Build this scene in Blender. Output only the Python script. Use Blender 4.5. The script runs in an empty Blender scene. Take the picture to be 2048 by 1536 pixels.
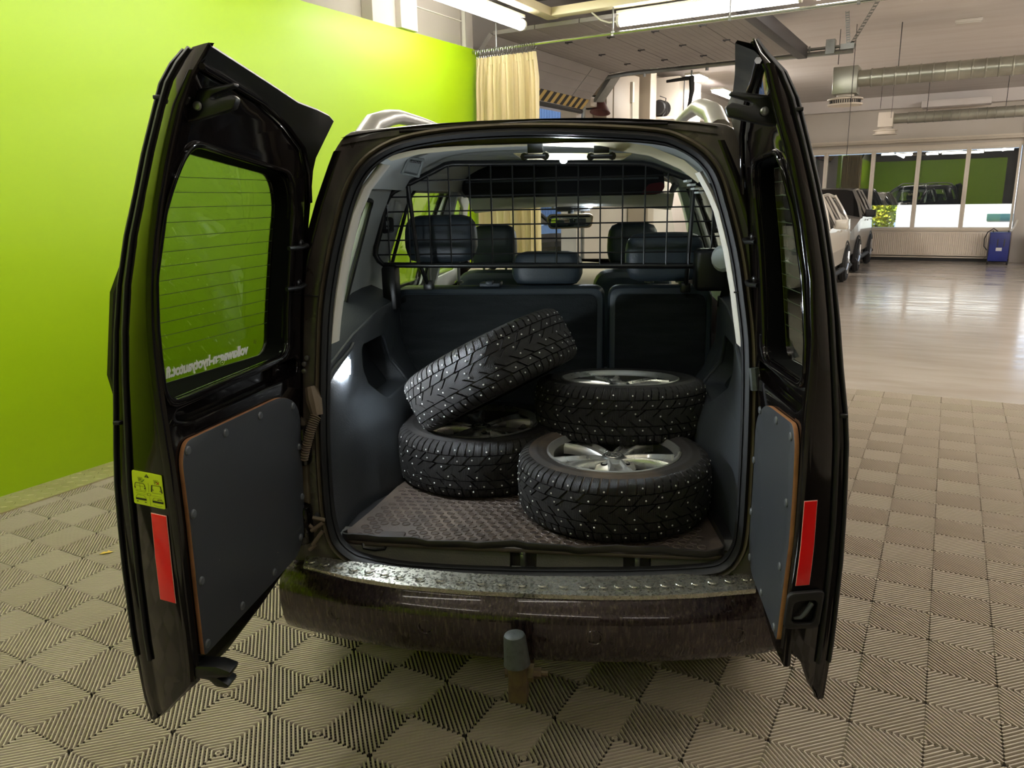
import bpy, bmesh, math, random
import numpy as np
from mathutils import Vector, Matrix
random.seed(7)
sc = bpy.context.scene
COL = sc.collection
# ------------------------------------------------------------------ camera
FPX, CX, CY, CAMZ = 1535.0, 1024.0, 768.0, 1.56      # focal length in pixels of the 2048x1536 frame
def _ray(x, y): return np.array([(x - CX) / FPX, -(y - CY) / FPX, -1.0])
def _hor(x): return 397.0 - 0.0195 * (x - CX)
_up = np.cross(_ray(2048, _hor(2048)), _ray(0, _hor(0))); _up /= np.linalg.norm(_up)
if _up[1] < 0: _up = -_up
_fw = _ray(1220, _hor(1220)); _fw /= np.linalg.norm(_fw)
CAMM = np.array([np.cross(_fw, _up), _fw, _up])       # rows: world X (right), Y (along the van), Z in camera axes
cd = bpy.data.cameras.new('camera'); cam = bpy.data.objects.new('camera', cd); COL.objects.link(cam)
cd.sensor_width = 36.0; cd.lens = FPX / 2048.0 * 36.0; cd.clip_start = 0.05; cd.clip_end = 300
cam.matrix_world = Matrix.Translation((0, 0, CAMZ)) @ Matrix(CAMM.tolist()).to_4x4()
sc.camera = cam
# ------------------------------------------------------------------ view, world, sun
sc.view_settings.view_transform = 'Standard'; sc.view_settings.look = 'None'
sc.view_settings.gamma = 1.0; sc.view_settings.use_curve_mapping = False
sc.view_settings.exposure = 0.0
TUBE = 34.0                                            # emission of the fluorescent tubes
FARTUBE = 150.0  # far ceiling lamps and the added unseen hall tubes
BACKFILL = 8.0                                        # added unseen tubes behind the camera, lighting the van's rear
w = bpy.data.worlds.new('world'); sc.world = w; w.use_nodes = True
wn = w.node_tree.nodes; wl = w.node_tree.links
sky = wn.new('ShaderNodeTexSky'); sky.sky_type = 'NISHITA'
sky.sun_elevation = math.radians(26); sky.sun_rotation = math.radians(-75); sky.sun_disc = False
wn['Background'].inputs['Strength'].default_value = 0.7
wl.new(sky.outputs[0], wn['Background'].inputs['Color'])
sd = bpy.data.lights.new('sun', 'SUN'); sd.energy = 12.0; sd.angle = math.radians(0.6); sd.color = (1.0, 0.93, 0.82)
so = bpy.data.objects.new('sun', sd); COL.objects.link(so)
cy = sc.cycles
cy.use_denoising = True; cy.max_bounces = 7; cy.diffuse_bounces = 4; cy.glossy_bounces = 4; cy.transparent_max_bounces = 12
cy.caustics_reflective = False; cy.caustics_refractive = False; cy.sample_clamp_indirect = 6.0
# ------------------------------------------------------------------ frames of reference
ANG = math.radians(23.0)                               # the hall is turned 23 degrees against the van
SA, CA = math.sin(ANG), math.cos(ANG)
def rm(p):                                             # hall coordinates (v across, u along the green wall, z) to world
    v, u, z = p; return Vector((CA * v + SA * u, -SA * v + CA * u, z))
so.rotation_euler = (-(rm((-0.4, -0.6, 0.9)) - Vector((0, 0, 0)))).to_track_quat('-Z', 'Y').to_euler()
def wdir(x, y): return CAMM @ _ray(x, y)
def at_y(x, y, Y):
    d = wdir(x, y); t = Y / d[1]; return Vector((d[0] * t, Y, d[2] * t + CAMZ))
def at_x(x, y, X):
    d = wdir(x, y); t = X / d[0]; return Vector((X, d[1] * t, d[2] * t + CAMZ))
def at_z(x, y, z):
    d = wdir(x, y); t = (z - CAMZ) / d[2]; return Vector((d[0] * t, d[1] * t, z))
def lean(z): return 2.05 + 0.1 * (z - 0.55)           # the van's tail leans forward
def at_tail(x, y, off=0.0):
    Y = 2.1
    for _ in range(14): p = at_y(x, y, Y); Y = lean(p.z) + off
    return p
def lerp(a, b, t): return a + (b - a) * t
def itp(x, xs, ys): return float(np.interp(x, xs, ys))
# ------------------------------------------------------------------ materials
def srgb(r, g, b):
    f = lambda c: (c / 255 / 12.92) if c / 255 <= 0.04045 else ((c / 255 + 0.055) / 1.055) ** 2.4
    return (f(r), f(g), f(b))
MATS = {}
def mat(name, col, rough=0.5, metal=0.0, coat=0.0, var=None, bump=None, emit=None, spec=0.5, rvar=None):
    """Principled material; var = (scale, second colour, amount, (sx, sy, sz)) mixes in noise, bump = (scale, strength)."""
    m = bpy.data.materials.new(name); m.use_nodes = True; MATS[name] = m
    nt = m.node_tree; b = nt.nodes['Principled BSDF']
    b.inputs['Base Color'].default_value = (*col, 1); b.inputs['Roughness'].default_value = rough
    b.inputs['Metallic'].default_value = metal; b.inputs['Coat Weight'].default_value = coat
    b.inputs['Coat Roughness'].default_value = 0.03; b.inputs['Specular IOR Level'].default_value = spec
    if emit: b.inputs['Emission Color'].default_value = (*emit[0], 1); b.inputs['Emission Strength'].default_value = emit[1]
    tc = None
    if var or bump or rvar: tc = nt.nodes.new('ShaderNodeTexCoord')
    def noise(scale, st=(1, 1, 1), detail=4):
        mp = nt.nodes.new('ShaderNodeMapping'); mp.inputs['Scale'].default_value = st
        nt.links.new(tc.outputs['Object'], mp.inputs['Vector'])
        n = nt.nodes.new('ShaderNodeTexNoise'); n.inputs['Scale'].default_value = scale; n.inputs['Detail'].default_value = detail
        nt.links.new(mp.outputs[0], n.inputs['Vector']); return n
    if var:
        n = noise(var[0], var[3] if len(var) > 3 else (1, 1, 1), 6)
        r = nt.nodes.new('ShaderNodeValToRGB'); r.color_ramp.elements[0].position = 0.5 - 0.5 * (1 - var[2]) * 0.6 + 0.0
        r.color_ramp.elements[0].position = var[4] if len(var) > 4 else 0.42
        r.color_ramp.elements[1].position = var[5] if len(var) > 5 else 0.68
        r.color_ramp.elements[0].color = (*col, 1); r.color_ramp.elements[1].color = (*[lerp(a, c, var[2]) for a, c in zip(col, var[1])], 1)
        nt.links.new(n.outputs['Fac'], r.inputs[0]); nt.links.new(r.outputs[0], b.inputs['Base Color'])
    if rvar:
        n = noise(rvar[0], rvar[3] if len(rvar) > 3 else (1, 1, 1), 5)
        mr = nt.nodes.new('ShaderNodeMapRange'); mr.inputs[1].default_value = 0.35; mr.inputs[2].default_value = 0.7
        mr.inputs[3].default_value = rvar[1]; mr.inputs[4].default_value = rvar[2]
        nt.links.new(n.outputs['Fac'], mr.inputs[0]); nt.links.new(mr.outputs[0], b.inputs['Roughness'])
    if bump:
        n = noise(bump[0], bump[2] if len(bump) > 2 else (1, 1, 1))
        bp = nt.nodes.new('ShaderNodeBump'); bp.inputs['Strength'].default_value = bump[1]; bp.inputs['Distance'].default_value = 0.01
        nt.links.new(n.outputs['Fac'], bp.inputs['Height']); nt.links.new(bp.outputs[0], b.inputs['Normal'])
    return m
def glass(name, tint, refl=1.0, ior=1.5, rough=0.0):
    """thin pane: tinted transparency under a Fresnel reflection"""
    m = bpy.data.materials.new(name); m.use_nodes = True; nt = m.node_tree; nt.nodes.clear()
    o = nt.nodes.new('ShaderNodeOutputMaterial'); mx = nt.nodes.new('ShaderNodeMixShader'); t = nt.nodes.new('ShaderNodeBsdfTransparent')
    g = nt.nodes.new('ShaderNodeBsdfGlossy'); f = nt.nodes.new('ShaderNodeFresnel')
    t.inputs[0].default_value = (*tint, 1); g.inputs['Roughness'].default_value = rough; g.inputs[0].default_value = (refl, refl, refl, 1)
    ge = nt.nodes.new('ShaderNodeNewGeometry'); ma = nt.nodes.new('ShaderNodeMapRange')   # same reflection on both sides of the pane
    ma.inputs[3].default_value = ior; ma.inputs[4].default_value = 1 / ior
    nt.links.new(ge.outputs['Backfacing'], ma.inputs[0]); nt.links.new(ma.outputs[0], f.inputs[0])
    nt.links.new(f.outputs[0], mx.inputs[0]); nt.links.new(t.outputs[0], mx.inputs[1]); nt.links.new(g.outputs[0], mx.inputs[2])
    nt.links.new(mx.outputs[0], o.inputs[0]); MATS[name] = m; return m
# ------------------------------------------------------------------ mesh building
ORG = {}
class MB:
    def __init__(s): s.v = []; s.f = []; s.m = []
    def add(s, vs, fs, mi=0):
        o = len(s.v); s.v += [tuple(p) for p in vs]; s.f += [tuple(i + o for i in f) for f in fs]; s.m += [mi] * len(fs); return s
    def box(s, a, b, mi=0, bev=0.0):
        (x0, y0, z0), (x1, y1, z1) = a, b
        if bev:
            bm = bmesh.new(); bmesh.ops.create_cube(bm, size=1)
            for q in bm.verts: q.co = Vector((lerp(x0, x1, q.co.x + .5), lerp(y0, y1, q.co.y + .5), lerp(z0, z1, q.co.z + .5)))
            bmesh.ops.bevel(bm, geom=bm.edges[:], offset=bev, segments=3 if bev > 0.012 else 2, profile=0.5, affect='EDGES'); s.bm(bm, mi); return s
        return s.hexa([(x0, y0, z0), (x1, y0, z0), (x1, y1, z0), (x0, y1, z0), (x0, y0, z1), (x1, y0, z1), (x1, y1, z1), (x0, y1, z1)], mi)
    def hexa(s, p, mi=0):
        return s.add(p, [(3, 2, 1, 0), (4, 5, 6, 7), (0, 1, 5, 4), (1, 2, 6, 5), (2, 3, 7, 6), (3, 0, 4, 7)], mi)
    def bm(s, bm, mi=0, f=None):
        bm.verts.index_update()
        s.add([f(q.co) if f else q.co for q in bm.verts], [[q.index for q in fc.verts] for fc in bm.faces], mi); bm.free(); return s
    def grid(s, rows, mi=0, close=False, flip=False):
        n, k = len(rows), len(rows[0]); fs = []
        for i in range(n - 1):
            for j in range(k if close else k - 1):
                q = (i * k + j, i * k + (j + 1) % k, (i + 1) * k + (j + 1) % k, (i + 1) * k + j)
                fs.append(q[::-1] if flip else q)
        return s.add([p for r in rows for p in r], fs, mi)
    def tube(s, path, r, n=8, mi=0, closed=False, caps=True, flat=None):
        P = [Vector(p) for p in path]; k = len(P); rows = []; up = None
        for i in range(k):
            a = P[i - 1] if (i or closed) else P[0]; b = P[(i + 1) % k] if (i < k - 1 or closed) else P[-1]
            t = (b - a); t = t.normalized() if t.length > 1e-9 else Vector((0, 0, 1))
            if up is None:
                up = Vector((0, 0, 1)) if abs(t.z) < 0.9 else Vector((1, 0, 0))
            x = t.cross(up)
            if x.length < 1e-6: x = t.orthogonal()
            x.normalize(); y = x.cross(t); up = y
            ri = r[i] if isinstance(r, (list, tuple)) else r
            fl = flat or 1.0
            rows.append([P[i] + x * (ri * math.cos(2 * math.pi * j / n)) + y * (ri * fl * math.sin(2 * math.pi * j / n)) for j in range(n)])
        o = len(s.v)
        if closed: rows.append(rows[0])
        s.grid(rows, mi, close=True)
        if caps and not closed:
            s.f.append(tuple(range(o + n - 1, o - 1, -1))); s.f.append(tuple(range(o + (k - 1) * n, o + k * n))); s.m += [mi, mi]
        return s
    def lathe(s, prof, n=24, M=None, mi=0, a0=0.0, a1=2 * math.pi, capz=True):
        full = abs(a1 - a0 - 2 * math.pi) < 1e-6; k = n if full else n + 1; rows = []
        for (r, z) in prof:
            rows.append([Vector((r * math.cos(a0 + (a1 - a0) * j / n), r * math.sin(a0 + (a1 - a0) * j / n), z)) for j in range(k)])
        if M: rows = [[M @ p for p in r] for r in rows]
        return s.grid(rows, mi, close=full)
    def disc(s, c, r, n=16, axis=(0, 0, 1), mi=0, h=0.0):
        M = Matrix.Translation(Vector(c)) @ Vector(axis).to_track_quat('Z', 'Y').to_matrix().to_4x4()
        if h: s.lathe([(0.0001, h), (r * 0.75, h * 0.9), (r, h * 0.4), (r, 0)], n, M, mi); return s
        return s.add([M @ Vector((r * math.cos(2 * math.pi * j / n), r * math.sin(2 * math.pi * j / n), 0)) for j in range(n)], [tuple(range(n))], mi)
    def build(s, name, mats, parent=None, space='W', smooth=35, origin=None):
        me = bpy.data.meshes.new(name)
        if not isinstance(mats, (list, tuple)): mats = [mats]
        org = ORG[parent.name] if parent else None
        V = s.v
        if parent is None:
            a = np.array(V); org = np.array([(a[:, 0].min() + a[:, 0].max()) / 2, (a[:, 1].min() + a[:, 1].max()) / 2, a[:, 2].min()]) if origin is None else np.array(origin)
        V = (np.array(V) - np.array(org)).tolist()
        me.from_pydata(V, [], s.f); me.polygons.foreach_set('material_index', s.m)
        for m in mats: me.materials.append(m)
        me.validate(); me.update()
        if smooth:
            me.polygons.foreach_set('use_smooth', [True] * len(me.polygons)); me.set_sharp_from_angle(angle=math.radians(smooth))
        o = bpy.data.objects.new(name, me); COL.objects.link(o)
        if parent: o.parent = parent
        elif space == 'R': o.location = rm(org); o.rotation_euler = (0, 0, -ANG)
        else: o.location = Vector(org)
        ORG[o.name] = org
        return o
def build_each(mb, name, m, parent, space='W', smooth=35):
    """every connected piece of mb as a part of its own"""
    root = list(range(len(mb.v)))
    def find(i):
        while root[i] != i: root[i] = root[root[i]]; i = root[i]
        return i
    for f in mb.f:
        a = find(f[0])
        for i in f[1:]: root[find(i)] = a
    groups = {}
    for k, f in enumerate(mb.f): groups.setdefault(find(f[0]), []).append(k)
    for ks in groups.values():
        o = MB(); idx = {}
        for k in ks:
            for i in mb.f[k]:
                if i not in idx: idx[i] = len(o.v); o.v.append(mb.v[i])
            o.f.append(tuple(idx[i] for i in mb.f[k])); o.m.append(mb.m[k])
        r = o.build(name, m, parent, space, smooth)
    return r
def rnd(pts, r, n=5):
    """round the corners of a polygon"""
    out = []; k = len(pts)
    for i in range(k):
        p = Vector(pts[i][:2]); a = Vector(pts[i - 1][:2]) - p; b = Vector(pts[(i + 1) % k][:2]) - p
        rr = pts[i][2] if len(pts[i]) > 2 else r
        if rr <= 0: out.append(p); continue
        t = min(rr, a.length * 0.48, b.length * 0.48); a = a.normalized() * t; b = b.normalized() * t
        for j in range(n + 1):
            q = j / n; out.append(p + a * (1 - q) ** 2 + b * q ** 2)
    return [(p.x, p.y) for p in out]
def plate(outline, holes=(), depth=0.02, bev=0.003, mp=None, step=None, z0=0.0):
    """flat plate with holes and rounded edges, cut finely and then bent by mp(x, y, z)"""
    cu = bpy.data.curves.new('tmp', 'CURVE'); cu.dimensions = '2D'; cu.fill_mode = 'BOTH'
    cu.extrude = max(depth / 2 - bev, 0.0002); cu.bevel_depth = bev; cu.bevel_resolution = 1; cu.offset = -bev
    for poly in [outline, *holes]:
        sp = cu.splines.new('POLY'); sp.points.add(len(poly) - 1); sp.use_cyclic_u = True
        for q, p in zip(sp.points, poly): q.co = (p[0], p[1], 0, 1)
    o = bpy.data.objects.new('tmp', cu); COL.objects.link(o)
    me = bpy.data.meshes.new_from_object(o.evaluated_get(bpy.context.evaluated_depsgraph_get()))
    bm = bmesh.new(); bm.from_mesh(me); bpy.data.objects.remove(o); bpy.data.curves.remove(cu); bpy.data.meshes.remove(me)
    bmesh.ops.remove_doubles(bm, verts=bm.verts[:], dist=1e-5)
    if step:
        xs = [q.co.x for q in bm.verts]; ys = [q.co.y for q in bm.verts]
        for ax, lo, hi, st in ((0, min(xs), max(xs), step[0]), (1, min(ys), max(ys), step[1])):
            if not st: continue
            for i in range(1, int((hi - lo) / st) + 1):
                c = lo + i * st; no = Vector((1, 0, 0)) if ax == 0 else Vector((0, 1, 0))
                bmesh.ops.bisect_plane(bm, geom=bm.verts[:] + bm.edges[:] + bm.faces[:], plane_co=no * c, plane_no=no)
    for q in bm.verts:
        z = q.co.z + depth / 2 + z0
        q.co = Vector(mp(q.co.x, q.co.y, z)) if mp else Vector((q.co.x, q.co.y, z))
    return bm
def text_mesh(body, size, bold=0.0):
    cu = bpy.data.curves.new('tmp', 'FONT'); cu.body = body; cu.size = size; cu.offset = bold; cu.extrude = 0.0004
    o = bpy.data.objects.new('tmp', cu); COL.objects.link(o)
    me = bpy.data.meshes.new_from_object(o.evaluated_get(bpy.context.evaluated_depsgraph_get()))
    bm = bmesh.new(); bm.from_mesh(me); bpy.data.objects.remove(o); bpy.data.curves.remove(cu); bpy.data.meshes.remove(me); return bm
def tag(o, label, cat, group=None, kind=None):
    if label: o['label'] = label
    if cat: o['category'] = cat
    if group: o['group'] = group
    if kind: o['kind'] = kind
    return o
def struct(o): o['kind'] = 'structure'; return o
def thing(name, label, cat, org, space='W', group=None):
    e = bpy.data.objects.new(name, None); COL.objects.link(e); e.empty_display_size = 0.1
    e.location = rm(org) if space == 'R' else Vector(org)
    if space == 'R': e.rotation_euler = (0, 0, -ANG)
    ORG[e.name] = np.array(org); return tag(e, label, cat, group)
def dup(o, parent=None):
    c = o.copy(); COL.objects.link(c)
    if parent: c.parent = parent
    for ch in list(o.children): dup(ch, c)
    ORG[c.name] = ORG.get(o.name, np.zeros(3)); return c
# ------------------------------------------------------------------ palette
M_green = mat('lime_wall_paint', srgb(160, 198, 0), 0.42, var=(0.5, srgb(154, 192, 0), 0.6))
M_white = mat('off_white_wall', srgb(205, 198, 188), 0.6, var=(0.6, srgb(190, 182, 170), 0.7), bump=(60, 0.05))
M_upper = mat('pale_wall_panel', srgb(172, 166, 156), 0.6, var=(0.5, srgb(158, 152, 142), 0.8))
M_ceil = mat('ceiling_boards', srgb(224, 218, 214), 0.75, var=(0.7, srgb(214, 206, 200), 0.8, (1, 6, 1)))
M_beam = mat('grey_beam', srgb(120, 116, 114), 0.6)
M_conc = mat('sealed_concrete', srgb(186, 176, 164), 0.24, var=(2.2, srgb(168, 156, 143), 0.7, (0.6, 2.0, 1)), rvar=(3.0, 0.10, 0.26, (0.4, 2.2, 1)), bump=(4.0, 0.03, (0.5, 2, 1)))
M_tile = mat('ribbed_floor_tile_plastic', srgb(188, 177, 160), 0.42, var=(1.3, srgb(176, 164, 146), 0.8), bump=(90, 0.06))
M_tiledark = mat('ribbed_tile_far_side', srgb(150, 138, 118), 0.45)
M_tread = mat('aluminium_chequer_plate', srgb(206, 196, 158), 0.36, metal=0.55, var=(3, srgb(190, 176, 130), 0.8))
M_curt = mat('cream_curtain_cloth', srgb(233, 219, 176), 0.85, var=(2.2, srgb(222, 202, 150), 0.6, (4, 4, 0.2)))
M_steel = mat('zinc_steel', srgb(150, 152, 150), 0.32, metal=0.9, var=(6, srgb(110, 112, 110), 0.6))
M_rail = mat('bare_rail_steel', srgb(196, 200, 190), 0.22, metal=0.95)
M_cream = mat('cream_enamel', srgb(226, 214, 176), 0.4)
M_tube = mat('lit_tube', (1, 0.96, 0.9), 0.4, emit=((1.0, 0.955, 0.90), TUBE))
M_farlamp = mat('lit_diffuser', (1, 0.97, 0.92), 0.4, emit=((1.0, 0.94, 0.87), FARTUBE))
M_sidelamp = mat('lit_side_tube', (1, 0.97, 0.92), 0.4, emit=((1.0, 0.945, 0.88), 25.0))
M_midlamp = mat('lit_dim_tube', (1, 0.97, 0.92), 0.4, emit=((1.0, 0.955, 0.90), 14.0))
M_backfill = mat('back_fill_tube', (1, 0.97, 0.92), 0.4, emit=((1.0, 0.955, 0.90), BACKFILL))
M_unlit = mat('unlit_diffuser', srgb(215, 208, 198), 0.4)
M_capw = mat('lamp_end_cap', srgb(228, 226, 214), 0.4)
M_doorpan = mat('grey_sectional_panel', srgb(150, 145, 142), 0.6, bump=(140, 0.15), var=(1.5, srgb(138, 132, 130), 0.7))
M_panedge = mat('panel_joint_steel', srgb(58, 56, 58), 0.5, metal=0.3)
M_haz = mat('hazard_yellow', srgb(196, 168, 98), 0.55); M_blk = mat('matt_black', srgb(24, 23, 23), 0.6)
M_duct = mat('galvanised_duct', srgb(168, 168, 156), 0.35, metal=0.75, var=(2.5, srgb(140, 140, 130), 0.8), bump=(5, 0.05))
M_diff = mat('white_diffuser', srgb(214, 204, 190), 0.5)
M_frame = mat('white_window_frame', srgb(224, 214, 198), 0.45)
M_rad = mat('radiator_enamel', srgb(226, 214, 198), 0.4)
M_blind = mat('dark_screen_blind', srgb(42, 46, 56), 0.75)
M_blue = mat('blue_enamel', srgb(24, 38, 120), 0.4, var=(4, srgb(18, 28, 96), 0.7)); M_label = mat('pale_label', srgb(205, 205, 205), 0.5)
M_red = mat('red_sign', srgb(190, 34, 36), 0.45); M_darkred = mat('dark_red_enamel', srgb(84, 40, 36), 0.5)
M_cab = mat('cream_cabinet', srgb(186, 176, 160), 0.55)
M_bluewall = mat('blue_corrugated_sheet', srgb(112, 130, 160), 0.5)
M_asph = mat('asphalt', srgb(120, 116, 110), 0.9, var=(8, srgb(96, 93, 88), 0.8))
M_leaf = mat('yellow_green_leaves', srgb(150, 165, 40), 0.6, var=(3, srgb(214, 190, 40), 0.9)); M_bark = mat('bark', srgb(90, 74, 58), 0.9)
M_vanwhite = mat('white_van_paint', srgb(240, 240, 238), 0.35, coat=0.4)
M_tealglass = mat('teal_van_window', srgb(60, 96, 100), 0.1)
M_build = mat('blue_grey_facade', srgb(150, 170, 196), 0.6)
M_pane = glass('window_pane', (0.92, 0.95, 0.95), 1.0, 2.3)
M_wood = mat('pale_sill', srgb(214, 202, 184), 0.5)
# ------------------------------------------------------------------ hall shell (v across, u along the green wall, z)
ZF = -0.018
def S(name, mb, m, smooth=0): return struct(mb.build(name, m, None, 'R', smooth))
S('floor', MB().box((-9, -12, ZF - 0.3), (9, 20.6, ZF)), M_conc)
FLOOR = bpy.data.objects['floor']
S('ceiling', MB().box((-9, -12, 3.62), (9, 20.6, 3.9)), M_ceil)
for i, u in enumerate((1.2, 3.6, 6.0, 8.4, 10.8, 13.2, 15.6, 18.0)):     # shallow joints between the roof boards
    pass
S('trim_1', MB().box((-9, 20.02, 3.36), (9, 20.5, 3.62)), M_ceil)
S('wall_left', MB().box((-4.6, -5, ZF), (-4.48, 7.12, 3.03)), M_green)
S('wall_upper', MB().box((-4.75, -5, 3.03), (-4.62, 7.12, 3.62)).box((-4.75, 7.0, 3.03), (-4.55, 7.12, 3.62)), M_upper)
S('trim_2', MB().box((-4.62, 5.49, 3.031), (-4.50, 5.8, 3.62), 0, .004).box((-4.62, 5.80, 3.031), (-4.44, 6.04, 3.62), 0, .004), M_white)
S('trim_3', MB().box((-4.62, 7.0, 3.031), (-4.56, 7.06, 3.62)).box((-4.62, 3.2, 3.3), (-4.60, 7.1, 3.306)), M_capw)
# wall with the sectional door opening, then on to the window wall
o = MB(); o.box((-5.25, 7.12, ZF), (-5.0, 7.36, 3.62)); o.box((-5.25, 7.36, 2.98), (-5.0, 10.52, 3.62)); o.box((-5.25, 10.52, ZF), (-5.0, 20.6, 3.62))
o.box((-5.0, 7.0, ZF), (-4.6, 7.12, 3.62)); S('wall_door_side', o, M_white)
o = MB(); u0 = 20.27
o.box((-5.2, u0, ZF), (-4.92, u0 + 0.3, 3.62)); o.box((-4.92, u0, ZF), (9, u0 + 0.3, 0.69)); o.box((-4.92, u0, 2.47), (9, u0 + 0.3, 3.62))
o.box((0.88, u0 - 0.1, ZF), (1.25, u0 + 0.3, 3.62), 0, .01); o.box((3.1, u0, .69), (9, u0 + .3, 2.47)); S('wall_far', o, M_white)
S('wall_right', MB().box((8.2, -12, ZF), (8.5, 20.6, 3.62)).box((-9, -12, ZF), (-8.8, -4.5, 3.62)), M_white)
S('wall_rear', MB().box((-9, -12.2, ZF), (9, -12, 3.62)), M_white)
S('wall_back', MB().box((-4.6, -4.6, ZF), (1.4, -4.48, 3.03)), M_green)
S('rib_shade_sheet', MB().box((-4.4, -.6, ZF), (2.75, 6.55, ZF + .0015)), mat('rib_gap_shade', srgb(46, 40, 34), .8))  # dark sheet put in to deepen the shade between the tile ribs
S('trim_4', MB().box((-5, u0 - 0.06, 2.66), (8, u0, 2.71)).box((-5, u0 - 0.03, 2.47), (8, u0, 2.55)), M_frame)
S('trim_5', MB().box((-5, u0 - 0.08, 0.66), (3.1, u0 + .02, 0.695), 0, .005), M_wood)
S('trim_6', MB().tube([(-3.6, u0 - .1, 2.64), (-2, u0 - .1, 2.64), (8, u0 - .1, 2.64)], .028, 8), M_frame, 40)
S('baseboard_far', MB().box((-5, u0 - 0.015, ZF), (8, u0, 0.055)), M_blk)
S('column', MB().box((-4.98, 12.5, ZF), (-4.62, 12.78, 3.62), 0, .01), M_cab)
# windows: frame members around five panes, each pane separate, a lowered dark screen behind the upper part
vx = [-4.9, -4.02, -3.05, -2.02, -1.08, -0.11, 0.86]
for i in range(len(vx) - 1):
    a, b = vx[i], vx[i + 1]
    o = MB(); k = .045
    o.box((a, u0 - .03, .69), (a + k, u0 + .1, 2.47), 0, .006); o.box((b - k, u0 - .03, .69), (b, u0 + .1, 2.47), 0, .006)
    o.box((a + k, u0 - .03, .69), (b - k, u0 + .1, .74), 0, .006); o.box((a + k, u0 - .03, 2.42), (b - k, u0 + .1, 2.47), 0, .006)
    W = S('window_%d' % (i + 1), o, M_frame, 30)
    MB().box((a + k, u0 + .03, .74), (b - k, u0 + .036, 2.42)).build('pane', M_pane, W, 'R', 0)
    MB().box((a + k, u0 + .075, 1.255), (b - k, u0 + .079, 2.41)).tube([(a + k, u0 + .077, 1.25), (b - k, u0 + .077, 1.25)], .009, 6).build('screen_blind', M_blind, W, 'R', 0)
# chequer plate kick strip along the green wall, with raised lozenges
o = MB().box((-4.48, -5, ZF), (-4.23, 6.98, 0.006))
strip = S('trim_7', o, M_tread)
o = MB(); k = 0
for i in range(110):
    for j in range(5):
        u = 0.6 + i * 0.056; v = -4.455 + j * 0.05; d = 1 if (i + j) % 2 else -1
        c = Vector((v, u, 0.006)); x = Vector((.7 * d, .7, 0)); y = Vector((-.7 * d, .7, 0)).cross(Vector((0, 0, 1))) * 0 + Vector((-.7 * d, .7, 0))
        o.add([c + x * .02, c + y * .006, c - x * .02, c - y * .006, c + x * .01 + Vector((0, 0, .003)), c - x * .01 + Vector((0, 0, .003))],
              [(0, 1, 4), (1, 2, 5, 4), (2, 3, 5), (3, 0, 4, 5)])
r = o.build('raised_pattern', M_tread, strip, 'R', 60); r['kind'] = 'stuff'
# ------------------------------------------------------------------ ribbed floor tiles, 40 cm, each a piece of the floor
TA = math.radians(22.0); ST, CT = math.sin(TA), math.cos(TA)
T0 = Vector((1.5297 * 1.56, 3.9825 * 1.56, 0))         # a corner on the dark seam, world
def tw(a, b): return Vector((T0.x + ST * a + CT * b, T0.y + CT * a - ST * b, 0))   # a along the seam, b to the right
def tile_mesh():
    o = MB(); q = 0.2; pit = 0.2 * math.sqrt(2) / 22
    for iy in (-1, 0):
        for ix in (-1, 0):
            x0, y0 = ix * q, iy * q; s = 1 if ix == iy else -1
            d = Vector((1, s, 0)).normalized(); n = Vector((-d.y, d.x, 0)); c = Vector((x0 + q / 2, y0 + q / 2, 0))
            def span(off, d, n, ins):
                lo, hi = -1, 1
                for ax, mn, mx in ((0, x0 + ins, x0 + q - ins), (1, y0 + ins, y0 + q - ins)):
                    p = (c + n * off)[ax]; t1 = (mn - p) / d[ax]; t2 = (mx - p) / d[ax]
                    lo = max(lo, min(t1, t2)); hi = min(hi, max(t1, t2))
                return lo, hi
            for k in range(-11, 12):
                off = (k + 0.5) * pit
                lo, hi = span(off, d, n, 0.0012)
                if hi - lo < 0.006: continue
                w = 0.0036; pr = [(-w, -.0135), (-w, -.0032), (-w * .55, 0), (w * .55, 0), (w, -.0032), (w, -.0135)]
                rows = [[c + n * (off + a) + d * t + Vector((0, 0, z)) for a, z in pr] for t in (lo, hi)]
                o.grid(rows, 0, flip=True)
                o.add([rows[0][i] for i in (1, 2, 3, 4)] + [rows[1][i] for i in (1, 2, 3, 4)], [(0, 1, 2, 3), (7, 6, 5, 4)])
                lo, hi = span(off, n, d, 0.002)
                if hi - lo > .01:
                    o.add([c + d * (off + a) + n * t + Vector((0, 0, -.007)) for t, a in ((lo, -.0009), (lo, .0009), (hi, .0009), (hi, -.0009))], [(0, 1, 2, 3)])
    me = bpy.data.meshes.new('tile'); me.from_pydata([tuple(p) for p in o.v], [], o.f); me.materials.append(M_tile); me.validate(); me.update()
    me.polygons.foreach_set('use_smooth', [True] * len(me.polygons)); me.set_sharp_from_angle(angle=math.radians(50)); return me
TM = tile_mesh(); nt_ = 0
fo = np.array(ORG['floor'])
finv = Matrix.Translation(rm(fo)) @ Matrix.Rotation(-ANG, 4, 'Z'); finv = finv.inverted()
proj_ok = lambda p: True
def pix(p):
    c = CAMM.T @ np.array([p[0], p[1], p[2] - CAMZ]); return (CX + FPX * c[0] / -c[2], CY - FPX * c[1] / -c[2], -c[2])
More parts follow.
